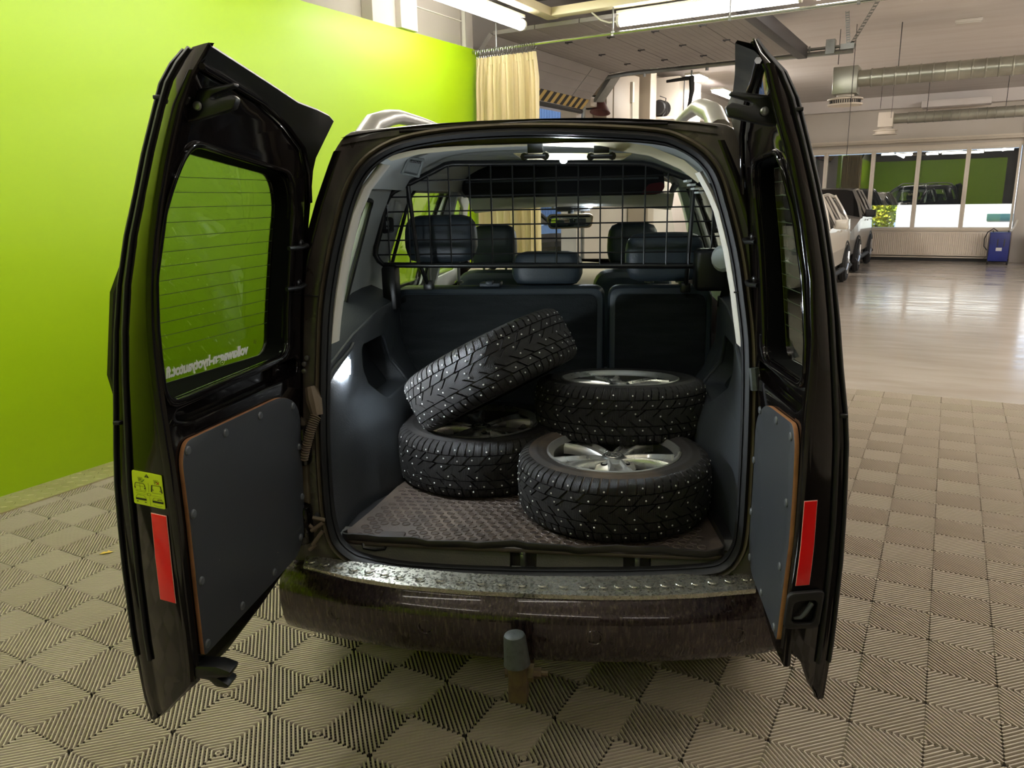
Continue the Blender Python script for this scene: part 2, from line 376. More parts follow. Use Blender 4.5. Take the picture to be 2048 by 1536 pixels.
for ia in range(-18, 6):
    for ib in range(-14, 14):
        a, b = (ia - .5) * .4, (ib + .5) * .4
        p = tw(a, b); v = CA * p.x - SA * p.y; u = SA * p.x + CA * p.y
        if v < -4.36 or v > 2.75 or u < -0.35 or u > 6.6: continue
        x, y, dz = pix(p)
        if dz < 0.3 or y > 2500 or x < -1300 or x > 3100: continue
        if -1.0 < p.x < 0.55 and 3.0 < p.y < 6.2: continue          # wholly under the van
        t = bpy.data.objects.new('tile', TM); COL.objects.link(t); t.parent = FLOOR
        rz = -TA + (math.pi / 2 if False else 0) + random.uniform(-.002, .002)
        t.matrix_local = finv @ Matrix.Translation((p.x, p.y, random.uniform(-.0008, .0004))) @ Matrix.Rotation(rz, 4, 'Z'); nt_ += 1
print('tiles', nt_)
# ------------------------------------------------------------------ strip lamps on a cream trunking frame
def strip_lamp(c, along, L, label, z=3.12, group=None, m=None):
    e = thing('strip_lamp', label, 'lamp', (c[0], c[1], z), 'R', group); d = Vector((0, 1, 0)) if along == 'u' else Vector((1, 0, 0))
    C = Vector((c[0], c[1], z))
    MB().tube([C - d * (L / 2 - .03), C + d * (L / 2 - .03)], .048, 14).build('tube', m or M_tube, e, 'R')
    o = MB()
    for s in (-1, 1): o.tube([C + d * s * (L / 2 - .03), C + d * s * (L / 2 - .005), C + d * s * (L / 2)], [.051, .051, .03], 14)
    build_each(o, 'end_cap', M_capw, e, 'R')
    a = C - d * (L / 2) ; b = C + d * (L / 2); n = d.cross(Vector((0, 0, 1))) * .03
    o = MB().hexa([a - n + Vector((0, 0, .062)), b - n + Vector((0, 0, .062)), b + n + Vector((0, 0, .062)), a + n + Vector((0, 0, .062)),
                   a - n + Vector((0, 0, .085)), b - n + Vector((0, 0, .085)), b + n + Vector((0, 0, .085)), a + n + Vector((0, 0, .085))])
    for s in (-.3, .3): o.tube([C + d * s * L + Vector((0, 0, .04)), C + d * s * L + Vector((0, 0, .065))], .012, 6)
    o.build('housing', M_capw, e, 'R'); return e
strip_lamp((-3.75, 5.98), 'u', 1.5, 'bright tube lamp running along the top of the green wall, nearest the curtain')
strip_lamp((-2.15, 7.1), 'v', 1.62, 'bright tube lamp above the curtain rail, in front of the raised door')
G = 'further tube lamps of the lamp frame'
for c in ((-3.0, 4.0), (-2.9, 2.4), (-2.9, .8), (-2.9, -.8)): strip_lamp(c, 'u', 1.5, 'tube lamp of the frame above the green wall, left of the picture', group=G)
for c in ((-0.45, 7.1),): strip_lamp(c, 'v', 1.62, 'tube lamp at the right end of the curtain rail', group=G)
for c in ((1.0, 5.98), (1.0, 4.35), (1.0, 2.7)): strip_lamp(c, 'u', 1.5, 'tube lamp on the right side of the lamp frame', group=G, m=M_sidelamp)
for k, u in enumerate((9.5, 12.5)):  # unseen tubes added to brighten the far hall and its ceiling
    for v in (3.0, 6.0): strip_lamp((v, u), 'v', 1.5, 'added unseen fill tube over the right part of the hall', 3.45, 'added fill tubes over the right part of the hall', M_farlamp)
for u in (-2.2,):  # unseen fill tubes added to throw low light into the van
    for v in (-3.2, -1.2, 0.8, 2.8): strip_lamp((v, u), 'v', 1.5, 'added unseen fill tube under the ceiling behind the camera', 3.3, 'added fill tubes behind the camera', M_backfill)
for c in ((-2.15, 0.9), (-0.45, 0.9)): strip_lamp(c, 'v', 1.62, 'tube lamp of the frame over the open rear doors', group=G, m=M_midlamp)
o = MB(); z0, z1 = 3.225, 3.30
for (a, b) in (((-3.70, 1.0), (-3.58, 7.14)), ((0.92, 1.0), (1.04, 7.14)), ((-2.96, -1.6), (-2.84, 4.8))): o.box((a[0], a[1], z0), (b[0], b[1], z1), 0, .006)
for (u) in (6.98, 1.0): o.box((-3.58, u, z0), (0.92, u + .12, z1), 0, .006)
lf = thing('lamp_trunking', 'cream cable trunking frame hanging over the van and carrying the tube lamps', 'trunking', (-1.3, 4, z0), 'R')
o.build('channel', M_cream, lf, 'R', 30)
o = MB()
for p in ((-3.64, 6.4), (-3.64, 3), (-1.6, 7.04), (0.3, 7.04), (.98, 3)): o.tube([(p[0], p[1], z1), (p[0], p[1], 3.62)], .008, 6)
build_each(o, 'hanger_rod', M_steel, lf, 'R')
o = MB().tube([(-2.96, 7.1, 3.12), (-3.04, 7.1, 3.12), (-3.12, 7.09, 3.15), (-3.2, 7.06, 3.22)], .008, 6); o.build('cable', M_capw, lf, 'R')
# ------------------------------------------------------------------ curtain rail and curtain
rl = thing('curtain_rail', 'long steel rail under the tube lamps that carries the cream curtain', 'rail', (-1.5, 7.0, 3.0), 'R')
MB().tube([(-4.62, 7.0, 3.04), (-4.62, 7.0, 3.0), (-4.55, 7.0, 3.0), (-2, 7.0, 3.0), (2.4, 7.0, 3.0)], .016, 10).build('rail_tube', M_rail, rl, 'R')
o = MB()
for v in (-4.2, -2.96, -1.9, -.9, .4): o.tube([(v, 7.0, 3.01), (v, 7.0, 3.235)], .007, 6).box((v - .012, 6.985, 2.98), (v + .012, 7.015, 3.02))
build_each(o, 'rail_hanger', M_steel, rl, 'R')
cu = thing('curtain', 'gathered cream curtain hanging at the end of the green wall', 'curtain', (-4.1, 7.0, 0.1), 'R')
rows = []; NC = 240
for i, z in enumerate((2.93, 2.91, 2.85, 2.7, 2.3, 1.7, 1.0, 0.4, 0.12)):
    t = min(1, (2.93 - z) / 0.25); amp = lerp(.026, .07, t) if i > 1 else .024; row = []
    for j in range(NC + 1):
        s = j / NC; fl = lerp(0, .03, t) ; v = lerp(-4.44 - fl * .3, -3.765 + fl + .02 * (2.93 - z) * .3, s)
        ph = s * 2 * math.pi * 15 + 1.3 * math.sin(s * 9) + .35 * math.sin(z * 1.3 + s * 21)
        row.append((v + .006 * math.sin(ph * 2), 7.0 + amp * math.sin(ph) * (0.75 + .25 * math.sin(s * 31)) + .012 * math.sin(ph * 2.3 + z), z))
    rows.append(row)
o = MB().grid(rows); o.build('cloth', M_curt, cu, 'R', 80)
hem = MB().grid([[(p[0], p[1] - .004, z) for p in rows[1]] for z in (2.935, 2.86)]); hem.build('header_tape', M_curt, cu, 'R', 80)
for j in range(26):
    v = lerp(-4.43, -3.77, j / 25); o = MB(); r = .026
    o.tube([(v + .006 * math.cos(k * .785) * 0 + (j % 2) * .006 * math.sin(k * .785), 7.0 + r * math.cos(k * .785), 2.985 + r * 1.25 * math.sin(k * .785)) for k in range(8)], .0035, 5, closed=True)
    o.tube([(v, 7.0, 2.955), (v, 6.998, 2.925)], .003, 4)
    o.build('ring', M_steel, cu, 'R')
# ------------------------------------------------------------------ raised sectional door with tracks
gd = thing('sectional_door', 'grey sectional garage door rolled up under the ceiling beyond the curtain', 'garage door', (-3.3, 8.8, 2.75), 'R')
U0, U1 = 7.3, 10.36; vs = [-4.42, -3.93, -3.44, -2.95, -2.46, -1.97]
for i in range(5):
    a, b = vs[i] + .004, vs[i + 1] - .004
    o = MB().box((a, U0, 3.20), (b, U1, 3.24), 0, .003)
    for k in range(1, 6): o.box((lerp(a, b, k / 6) - .003, U0, 3.1985), (lerp(a, b, k / 6) + .003, U1, 3.2))
    o.build('door_panel', M_doorpan, gd, 'R', 0)
def slant(s, h): # s 0 at the bend, 1 at the bottom edge
    return Vector((lerp(-4.42, -4.83, s) + .02 * h, 0, lerp(3.2, 2.76, s) + .02 * h))
for i in range(1):
    p, q = slant(0.0, 0), slant(.74, 0); n = Vector((-.04, 0, .03))
    o = MB().hexa([(p.x, U0, p.z), (p.x, U1, p.z), (q.x, U1, q.z), (q.x, U0, q.z), (p.x + n.x, U0, p.z + n.z), (p.x + n.x, U1, p.z + n.z), (q.x + n.x, U1, q.z + n.z), (q.x + n.x, U0, q.z + n.z)])
    for k in (0.27, .5, .75):
        a = slant(.74 * k, -.05); o.box((a.x - .004, U0, a.z - .004), (a.x + .004, U1, a.z + .003))
    o.build('door_panel', M_doorpan, gd, 'R', 0)
NS = 34
for i in range(NS):
    ua, ub = lerp(U0, U1, i / NS), lerp(U0, U1, (i + 1) / NS); p, q = slant(.745, 0), slant(1, 0)
    MB().hexa([(p.x, ua, p.z), (p.x, ub, p.z), (q.x, ub, q.z), (q.x, ua, q.z), (p.x - .03, ua, p.z + .02), (p.x - .03, ub, p.z + .02), (q.x - .03, ub, q.z + .02), (q.x - .03, ua, q.z + .02)]).build(
        'yellow_stripe' if i % 2 else 'black_stripe', M_haz if i % 2 else M_blk, gd, 'R', 0)
MB().tube([(-4.85, U0, 2.73), (-4.85, U1, 2.73)], .03, 8).build('bottom_seal', M_blk, gd, 'R')
MB().box((-1.97, U0, 3.13), (-1.86, U1, 3.27), 0, .005).build('end_bar', M_panedge, gd, 'R', 30)
o = MB()
for v in vs[1:-1]:
    for u in (8.1, 9.0, 9.8): o.box((v - .03, u - .012, 3.19), (v + .03, u + .012, 3.2)).tube([(v - .035, u - .03, 3.192), (v - .035, u + .03, 3.192)], .009, 6)
build_each(o, 'panel_hinge', M_panedge, gd, 'R'); 
o = MB()
for u in (8.1, 9.8): o.tube([slant(0, -.3) + Vector((0, u, 0)), slant(.74, -.3) + Vector((0, u, 0))], .006, 5)
build_each(o, 'stay_bar', M_steel, gd, 'R')
tr = thing('door_track', 'steel roller track of the raised garage door, ending in the open room', 'door track', (-3, 10.45, 3.1), 'R')
pth = [(-4.86, 10.44, ZF + .02), (-4.86, 10.44, 2.6), (-4.83, 10.44, 2.9), (-4.7, 10.44, 3.08), (-4.5, 10.44, 3.16), (-4.2, 10.44, 3.18), (-1.36, 10.44, 3.18)]
MB().tube(pth, .03, 8).tube([(p[0] + .02, p[1] + .03, p[2] + .06) for p in pth[4:]], .016, 6).build('track_rail', M_steel, tr, 'R')
o = MB().box((-1.66, 10.36, 3.16), (-1.56, 10.48, 3.32)).tube([(-1.85, 10.42, 3.24), (-1.5, 10.42, 3.24)], .014, 8).tube([(-1.86, 10.42, 3.24), (-1.84, 10.42, 3.24)], .035, 8).box((-1.5, 10.4, 3.2), (-1.35, 10.5, 3.26))
o.tube([(-3.1, 10.44, 3.12), (-3.1, 10.44, 3.28)], .02, 6).tube([(-3.95, 10.44, 3.12), (-3.95, 10.44, 3.28)], .02, 6); o.build('bracket', M_steel, tr, 'R')
o = MB()
for a, b in (((-1.42, 10.44, 3.24), (-1.46, 10.44, 3.62)), ((-1.40, 10.47, 3.24), (-1.1, 10.1, 3.62))):
    A = Vector(a); B = Vector(b); d = (B - A); k = 14
    for i in range(k):
        p = A + d * (i / k); q = A + d * ((i + .62) / k)
        o.hexa([p + Vector((-.022, -.003, 0)), p + Vector((.022, -.003, 0)), p + Vector((.022, .003, 0)), p + Vector((-.022, .003, 0)), q + Vector((-.022, -.003, 0)), q + Vector((.022, -.003, 0)), q + Vector((.022, .003, 0)), q + Vector((-.022, .003, 0))])
    for s in (-.022, .017): o.hexa([A + Vector((s, -.004, 0)), A + Vector((s + .006, -.004, 0)), A + Vector((s + .006, .004, 0)), A + Vector((s, .004, 0)), B + Vector((s, -.004, 0)), B + Vector((s + .006, -.004, 0)), B + Vector((s + .006, .004, 0)), B + Vector((s, .004, 0))])
o.build('perforated_strap', M_steel, tr, 'R')
cn = thing('track_bracket', 'galvanised corner bracket and spring drum where the door track bends', 'bracket', (-4.7, 10.6, 2.9), 'R')
MB().hexa([(-4.75, 10.5, 2.86), (-4.68, 10.62, 2.86), (-4.62, 10.62, 2.86), (-4.69, 10.5, 2.86), (-4.5, 10.5, 3.2), (-4.43, 10.62, 3.2), (-4.35, 10.62, 3.2), (-4.42, 10.5, 3.2)]).build('arm', M_steel, cn, 'R', 0)
MB().box((-4.98, 10.4, 2.8), (-4.72, 10.62, 2.93), 0, .01).build('bearing_box', M_cab, cn, 'R', 30)
# ------------------------------------------------------------------ things on the wall beyond the door
def onv(x, y, v):
    d = wdir(x, y); dv = CA * d[0] - SA * d[1]; t = v / dv; p = d * t; return (v, SA * p[0] + CA * p[1], p[2] + CAMZ)
c = thing('wall_cabinet', 'cream flush cabinet on the wall between garage door and column', 'cabinet', (-4.9, 11.6, 1.9), 'R')
MB().box((-5.0, 11.1, 1.9), (-4.78, 12.42, 3.42), 0, .01).build('body', M_cab, c, 'R', 30)
MB().box((-4.78, 11.34, 1.95), (-4.765, 11.98, 3.36), 0, .004).build('door', M_cab, c, 'R', 30)
MB().tube([(-4.76, 12.05, 3.3), (-4.76, 12.08, 2.6), (-4.76, 12.12, 2.3), (-4.76, 12.0, 2.1)], .012, 6).box((-4.78, 12.03, 3.0), (-4.74, 12.1, 3.3)).build('cable', M_capw, c, 'R')
c = thing('alarm_horn', 'dark red horn shaped alarm on the wall beside the raised door', 'alarm', (-4.7, 10.75, 2.6), 'R')
MB().lathe([(.03, 0), (.05, .06), (.14, .2), (.15, .22), (.13, .22), (.03, .1)], 16, Matrix.Translation((-4.72, 10.78, 2.95)) @ Matrix.Rotation(math.radians(165), 4, 'X')).build('horn', M_darkred, c, 'R')
MB().box((-4.98, 10.72, 2.8), (-4.74, 10.86, 2.98), 0, .01).build('bracket', M_blk, c, 'R', 30)
c = thing('wall_unit', 'white boxed housing under the ceiling right of the column, carrying a black motor', 'housing', (-4.9, 13.6, 2.75), 'R')
MB().box((-4.98, 12.85, 2.78), (-4.35, 14.6, 2.83), 0, .005).box((-4.98, 13.25, 2.83), (-4.4, 14.5, 3.5), 0, .008).build('box', M_diff, c, 'R', 30)
MB().box((-4.397, 13.5, 2.83), (-4.39, 13.53, 3.5)).build('joint', M_blk, c, 'R', 0)
c = thing('compressor_motor', 'black finned motor on the white shelf beside the column', 'motor', (-4.7, 13.0, 2.83), 'R')
M_ = Matrix.Translation((-4.62, 12.88, 2.98)) @ Matrix.Rotation(math.radians(-90), 4, 'X')
MB().lathe([(.001, 0), (.1, 0), (.12, .02), (.12, .28), (.1, .3), (.001, .3)], 18, M_).build('casing', M_blk, c, 'R')
o = MB()
for k in range(6): o.lathe([(.121, .04 + k * .04), (.13, .04 + k * .04), (.13, .05 + k * .04), (.121, .05 + k * .04)], 18, M_)
o.build('fins', M_blk, c, 'R'); MB().tube([(-4.55, 12.9, 2.84), (-4.53, 12.95, 2.9), (-4.5, 12.9, 3.12), (-4.6, 12.88, 3.16)], .008, 6).build('hose', M_blk, c, 'R')
tag(MB().box((-5.0, 12.95, 2.46), (-4.96, 13.22, 2.8), 0, .004).box((-4.96, 13.02, 2.53), (-4.957, 13.15, 2.72)).build('fire_sign', M_red, None, 'R', 30), 'small red sign on the wall behind the roof rail of the van', 'sign')
c = thing('hanging_air_tool', 'dark pistol shaped air tool hanging from the door track', 'tool', (-3.7, 10.5, 2.8), 'R')
a_ = onv(1372, 135, -3.4)
MB().tube([(-3.32, 10.5, 3.15), (-3.32, 10.5, 3.06)], .012, 6).build('hook', M_steel, c, 'R')
MB().tube([(-3.66, 10.5, 3.04), (-3.5, 10.5, 3.05), (-3.3, 10.5, 3.06)], [.018, .022, .03], 8).build('barrel', M_blk, c, 'R')
MB().tube([(-3.32, 10.5, 3.08), (-3.31, 10.5, 2.9), (-3.33, 10.5, 2.76), (-3.36, 10.5, 2.68)], [.038, .034, .024, .012], 8).build('grip', M_blk, c, 'R')
for i, (u, L, lab) in enumerate(((14.9, 1.25, 'lit white ceiling lamp beyond the raised door, over the bright wall'), (12.6, 0.5, 'short lit lamp just below the end of the raised door'))):
    e = thing('ceiling_lamp', lab, 'lamp', (-4.05, u, 3.3), 'R')
    v0 = -4.05 if i == 0 else -3.9
    MB().box((v0 - .12, u - L / 2, 3.36), (v0 + .12, u + L / 2, 3.4), 0, .008).build('housing', M_capw, e, 'R', 30)
    MB().box((v0 - .1, u - L / 2 + .03, 3.32), (v0 + .1, u + L / 2 - .03, 3.36), 0, .01).build('diffuser', M_farlamp, e, 'R', 30)
for i, (v, z) in enumerate(((-4.9, 3.2), (-4.86, 3.0))):
    tag(MB().box((v - .08, 14.8, z), (v + .04, 20.1, z + .05), 0, .006).build('cable_tray', M_upper if i else M_cab, None, 'R', 30), ('upper' if i == 0 else 'lower') + ' long cable tray along the bright wall right of the raised door', 'cable tray')
# ------------------------------------------------------------------ ceiling: ducts with diffusers, lamp, wires
def duct(u, v0, v1, z, r, box, label, dl):
    e = thing('air_duct', label, 'duct', (v0, u, z - r), 'R')
    o = MB(); n = int((v1 - v0) / .14); prof = []
    for i in range(n + 1):
        x = v0 + (v1 - v0) * i / n; prof += [(r, x - .012), (r + .006, x - .005), (r + .006, x + .005), (r, x + .012)]
    Mx = Matrix.Translation((0, u, z)) @ Matrix(((0, 0, 1, 0), (0, 1, 0, 0), (-1, 0, 0, 0), (0, 0, 0, 1)))
    o.lathe(prof, 24, Mx); o.build('spiral_pipe', M_duct, e, 'R', 30)
    b = box
    MB().lathe([(r * .93, b[1] - .02), (r * .93, v0 + .01)], 24, Mx).build('collar', M_duct, e, 'R', 30)
    MB().box((b[0], u - .16, z - .3 * b[2]), (b[1], u + .16, z + .24 * b[2]), 0, .008).build('plenum_box', M_duct if dl else M_diff, e, 'R', 30)
    cx = (b[0] + b[1]) / 2; zb = z - .3 * b[2]; Mz = Matrix.Translation((cx, u, zb))
    MB().lathe([(.001, 0), (.11, 0), (.11, -.03), (.17, -.035), (.22, -.05), (.22, -.065), (.18, -.07), (.18, -.11), (.22, -.115), (.21, -.135), (.001, -.14)], 28, Mz).build('diffuser', M_diff, e, 'R', 30)
    if dl:
        o = MB()
        for k in range(40):
            a = k * math.pi / 20; o.tube([(cx + .185 * math.cos(a), u + .185 * math.sin(a), zb - .068), (cx + .185 * math.cos(a), u + .185 * math.sin(a), zb - .112)], .006, 4)
        o.build('slot_bars', M_blk, e, 'R')
    o = MB()
    for x in (v0 + .3, v1 - .7): o.tube([(x, u, z + r), (x, u, 3.62)], .006, 5)
    o.tube([(cx - .12, u, z + .2), (cx - .12, u, 3.62)], .005, 5).tube([(cx + .1, u - .21, 3.62), (cx + .1, u - .21, z - 1.0 if dl else z)], .004, 5)
    build_each(o, 'hanger_wire', M_panedge, e, 'R'); return e
duct(11.5, -1.25, 4.5, 2.99, .11, (-1.70, -1.40, .62), 'nearer galvanised spiral duct with grey box and round slotted diffuser', True)
duct(17.0, -1.15, 1.1, 2.9, .10, (-1.66, -1.40, .5), 'farther spiral duct with white box and flat round diffuser near the window wall', False)
e = thing('unlit_ceiling_lamp', 'slim unlit white lamp on the ceiling above the parking area', 'lamp', (-.2, 11.8, 3.56), 'R')
MB().box((-.38, 11.75, 3.58), (-.08, 11.87, 3.62), 0, .01).build('housing', M_unlit, e, 'R', 30)
MB().box((-.37, 11.76, 3.565), (-.09, 11.86, 3.585), 0, .008).build('diffuser', M_unlit, e, 'R', 30)
tag(MB().box((-1.1, 19.6, 3.3), (0.2, 20.02, 3.44), 0, .01).build('ceiling_box', M_ceil, None, 'R', 30), 'shallow boxed casing under the ceiling above the far windows', 'casing')
S('trim_8', MB().box((-9, 7.2, 3.5), (-1.0, 7.5, 3.62)).box((-9, 4.4, 3.48), (-4.62, 4.7, 3.62)), M_beam)
# ------------------------------------------------------------------ window wall: radiator, blue machine
e = thing('panel_radiator', 'long white ribbed radiator below the far windows', 'radiator', (-.8, u0 - .1, .1), 'R')
o = MB().box((-2.1, u0 - .12, .11), (.46, u0 - .05, .64), 0, .008)
for k in range(64):
    v = -2.08 + k * .04; o.add([(v, u0 - .12, .14), (v + .012, u0 - .132, .14), (v + .024, u0 - .12, .14), (v, u0 - .12, .61), (v + .012, u0 - .132, .61), (v + .024, u0 - .12, .61)], [(0, 1, 4, 3), (1, 2, 5, 4), (0, 2, 1), (3, 4, 5)])
o.build('ribbed_panel', M_rad, e, 'R', 30)
MB().box((-2.12, u0 - .125, .64), (.48, u0 - .04, .655), 0, .004).build('top_grille', M_rad, e, 'R', 30)
MB().tube([(-2.1, u0 - .06, .07), (.4, u0 - .06, .07), (.42, u0 - .06, .12)], .014, 8).build('pipe', M_frame, e, 'R')
build_each(MB().box((-2.0, u0 - .05, .2), (-1.96, u0, .5)).box((.3, u0 - .05, .2), (.34, u0, .5)), 'wall_bracket', M_rad, e, 'R', 0)
ub = 19.75
e = thing('service_machine', 'dark blue wheeled cabinet with cables standing at the right end of the radiator', 'machine', (.66, ub, ZF), 'R')
MB().box((.47, ub - .15, .05), (.84, ub + .15, .66), 0, .015).build('casing', M_blue, e, 'R', 30)
MB().box((.6, ub - .156, .27), (.71, ub - .15, .34), 0, .002).build('plate_label', M_label, e, 'R', 0)
o = MB()
for v in (.61, .73): o.box((v, ub - .158, .36), (v + .02, ub - .15, .52), 0, .002)
build_each(o, 'vent_strip', M_panedge, e, 'R', 0)
for v in (.46, .82): MB().lathe([(.001, 0), (.05, 0), (.05, .03), (.001, .03)], 14, Matrix.Translation((v, ub - .1, .032)) @ Matrix.Rotation(math.pi / 2, 4, 'Y')).build('wheel', M_blk, e, 'R')
for v in (.52, .8): MB().tube([(v, ub - .1, .66), (v, ub - .1, .69), (v, ub + .1, .69), (v, ub + .1, .66)], .01, 6).build('handle', M_blk, e, 'R')
MB().tube([(.6, ub, .68), (.52, ub - .05, .74), (.42, ub - .05, .66), (.37, ub - .05, .52), (.38, ub - .05, .36), (.44, ub - .08, .28)], .011, 6).build('cable', M_blk, e, 'R')
tag(MB().tube([(.95, u0 - .12, .9), (.9, u0 - .2, .75), (.84, u0 - .3, .66)], .022, 8).build('white_hose', M_capw, None, 'R'), 'short white hose running down the pillar to the blue cabinet', 'hose')
tag(MB().box((1.22, 19.3, ZF), (1.7, 19.7, .72), 0, .02).box((1.24, 19.28, .74), (1.68, 19.72, .78), 0, .01).build('grey_bin', M_panedge, None, 'R', 30), 'grey metal cabinet at the right edge of the picture, by the pillar', 'cabinet')
# ------------------------------------------------------------------ outside
S('ground', MB().box((-30, 20.6, -.32), (30, 60, -.3)).box((-30, -10, -.32), (-5.3, 50, -.02)), M_asph)
e = thing('delivery_van', 'sunlit white delivery van parked outside the far windows', 'van', (1.0, 25, -.3), 'R')
o = MB(); prof = [(-1.7, .1), (-1.72, 1.0), (-1.66, 1.9), (-1.5, 2.25), (3.4, 2.25), (3.9, 1.5), (4.6, 1.2), (4.75, .9), (4.75, .1)]
o.grid([[(p[0], u, p[1]) for p in prof] for u in (24.3, 26.2)], 0)
for u, fl in ((24.3, False), (26.2, True)): o.add([(p[0], u, p[1]) for p in prof], [tuple(range(len(prof)))[::1 if fl else -1]])
o.build('body', M_vanwhite, e, 'R', 30)
MB().box((.45, 24.27, .75), (1.5, 24.3, .93), 0, .01).build('side_window', M_tealglass, e, 'R', 30)
for v in (-.8, 3.4): MB().lathe([(.001, 0), (.34, 0), (.36, .05), (.36, .2), (.001, .2)], 20, Matrix.Translation((v, 24.45, .06)) @ Matrix.Rotation(math.pi / 2, 4, 'X')).build('wheel', M_blk, e, 'R')
e = thing('autumn_tree', 'yellow and green leafy tree outside the far window behind the cars', 'tree', (-2.5, 27.5, -.3), 'R')
MB().tube([(-2.5, 27.5, -.3), (-2.45, 27.5, .5), (-2.5, 27.6, 1.4)], [.1, .08, .04], 8).build('trunk', M_bark, e, 'R')
o = MB(); rr = random.Random(3)
for k in range(2200):
    a, b, c = rr.gauss(0, 1), rr.gauss(0, 1), rr.gauss(0, 1); l = math.sqrt(a * a + b * b + c * c); q = rr.uniform(.55, 1)
    p = Vector((-2.5 + a / l * q * .62, 27.5 + b / l * q * .6, 1.0 + c / l * q * 1.0)); x = Vector((rr.gauss(0, 1), rr.gauss(0, 1), rr.gauss(0, 1))).normalized() * .06; y = x.orthogonal().normalized() * .04
    o.add([p - x, p + y, p + x, p - y], [(0, 1, 2, 3)])
r = o.build('foliage', M_leaf, e, 'R', 0); r['kind'] = 'stuff'
e = thing('neighbour_building', 'pale blue building with windows behind the tree outside', 'building', (-2, 36, -.3), 'R')
MB().box((-11.5, 36, -.3), (9, 40, 7)).build('wall', M_build, e, 'R', 0)
for i in range(7):
    for z in (.5, 1.9): MB().box((-9 + i * 1.8, 35.95, z), (-8 + i * 1.8, 36.02, z + 1), 0, .01).build('window', M_tealglass, e, 'R', 0)
e = thing('blue_shed', 'blue corrugated metal building seen through the garage door opening', 'building', (-12, 9, -.3), 'R')
o = MB(); rows = []
pts = []
for k in range(400):
    u = 2 + k * .11; pts += [(-12.0, u), (-12.0, u + .05), (-11.95, u + .06), (-11.95, u + .1)]
o.grid([[(p[0], p[1], z) for p in pts] for z in (-.02, 6.0)], 0); o.build('cladding', M_bluewall, e, 'R', 0)
MB().box((-12.3, 2, -.02), (-12.02, 46.2, 6.1)).build('wall', M_bluewall, e, 'R', 0)
MB().box((-11.95, 13.0, -.02), (-11.8, 15.6, 2.8)).build('gate', M_panedge, e, 'R', 0)
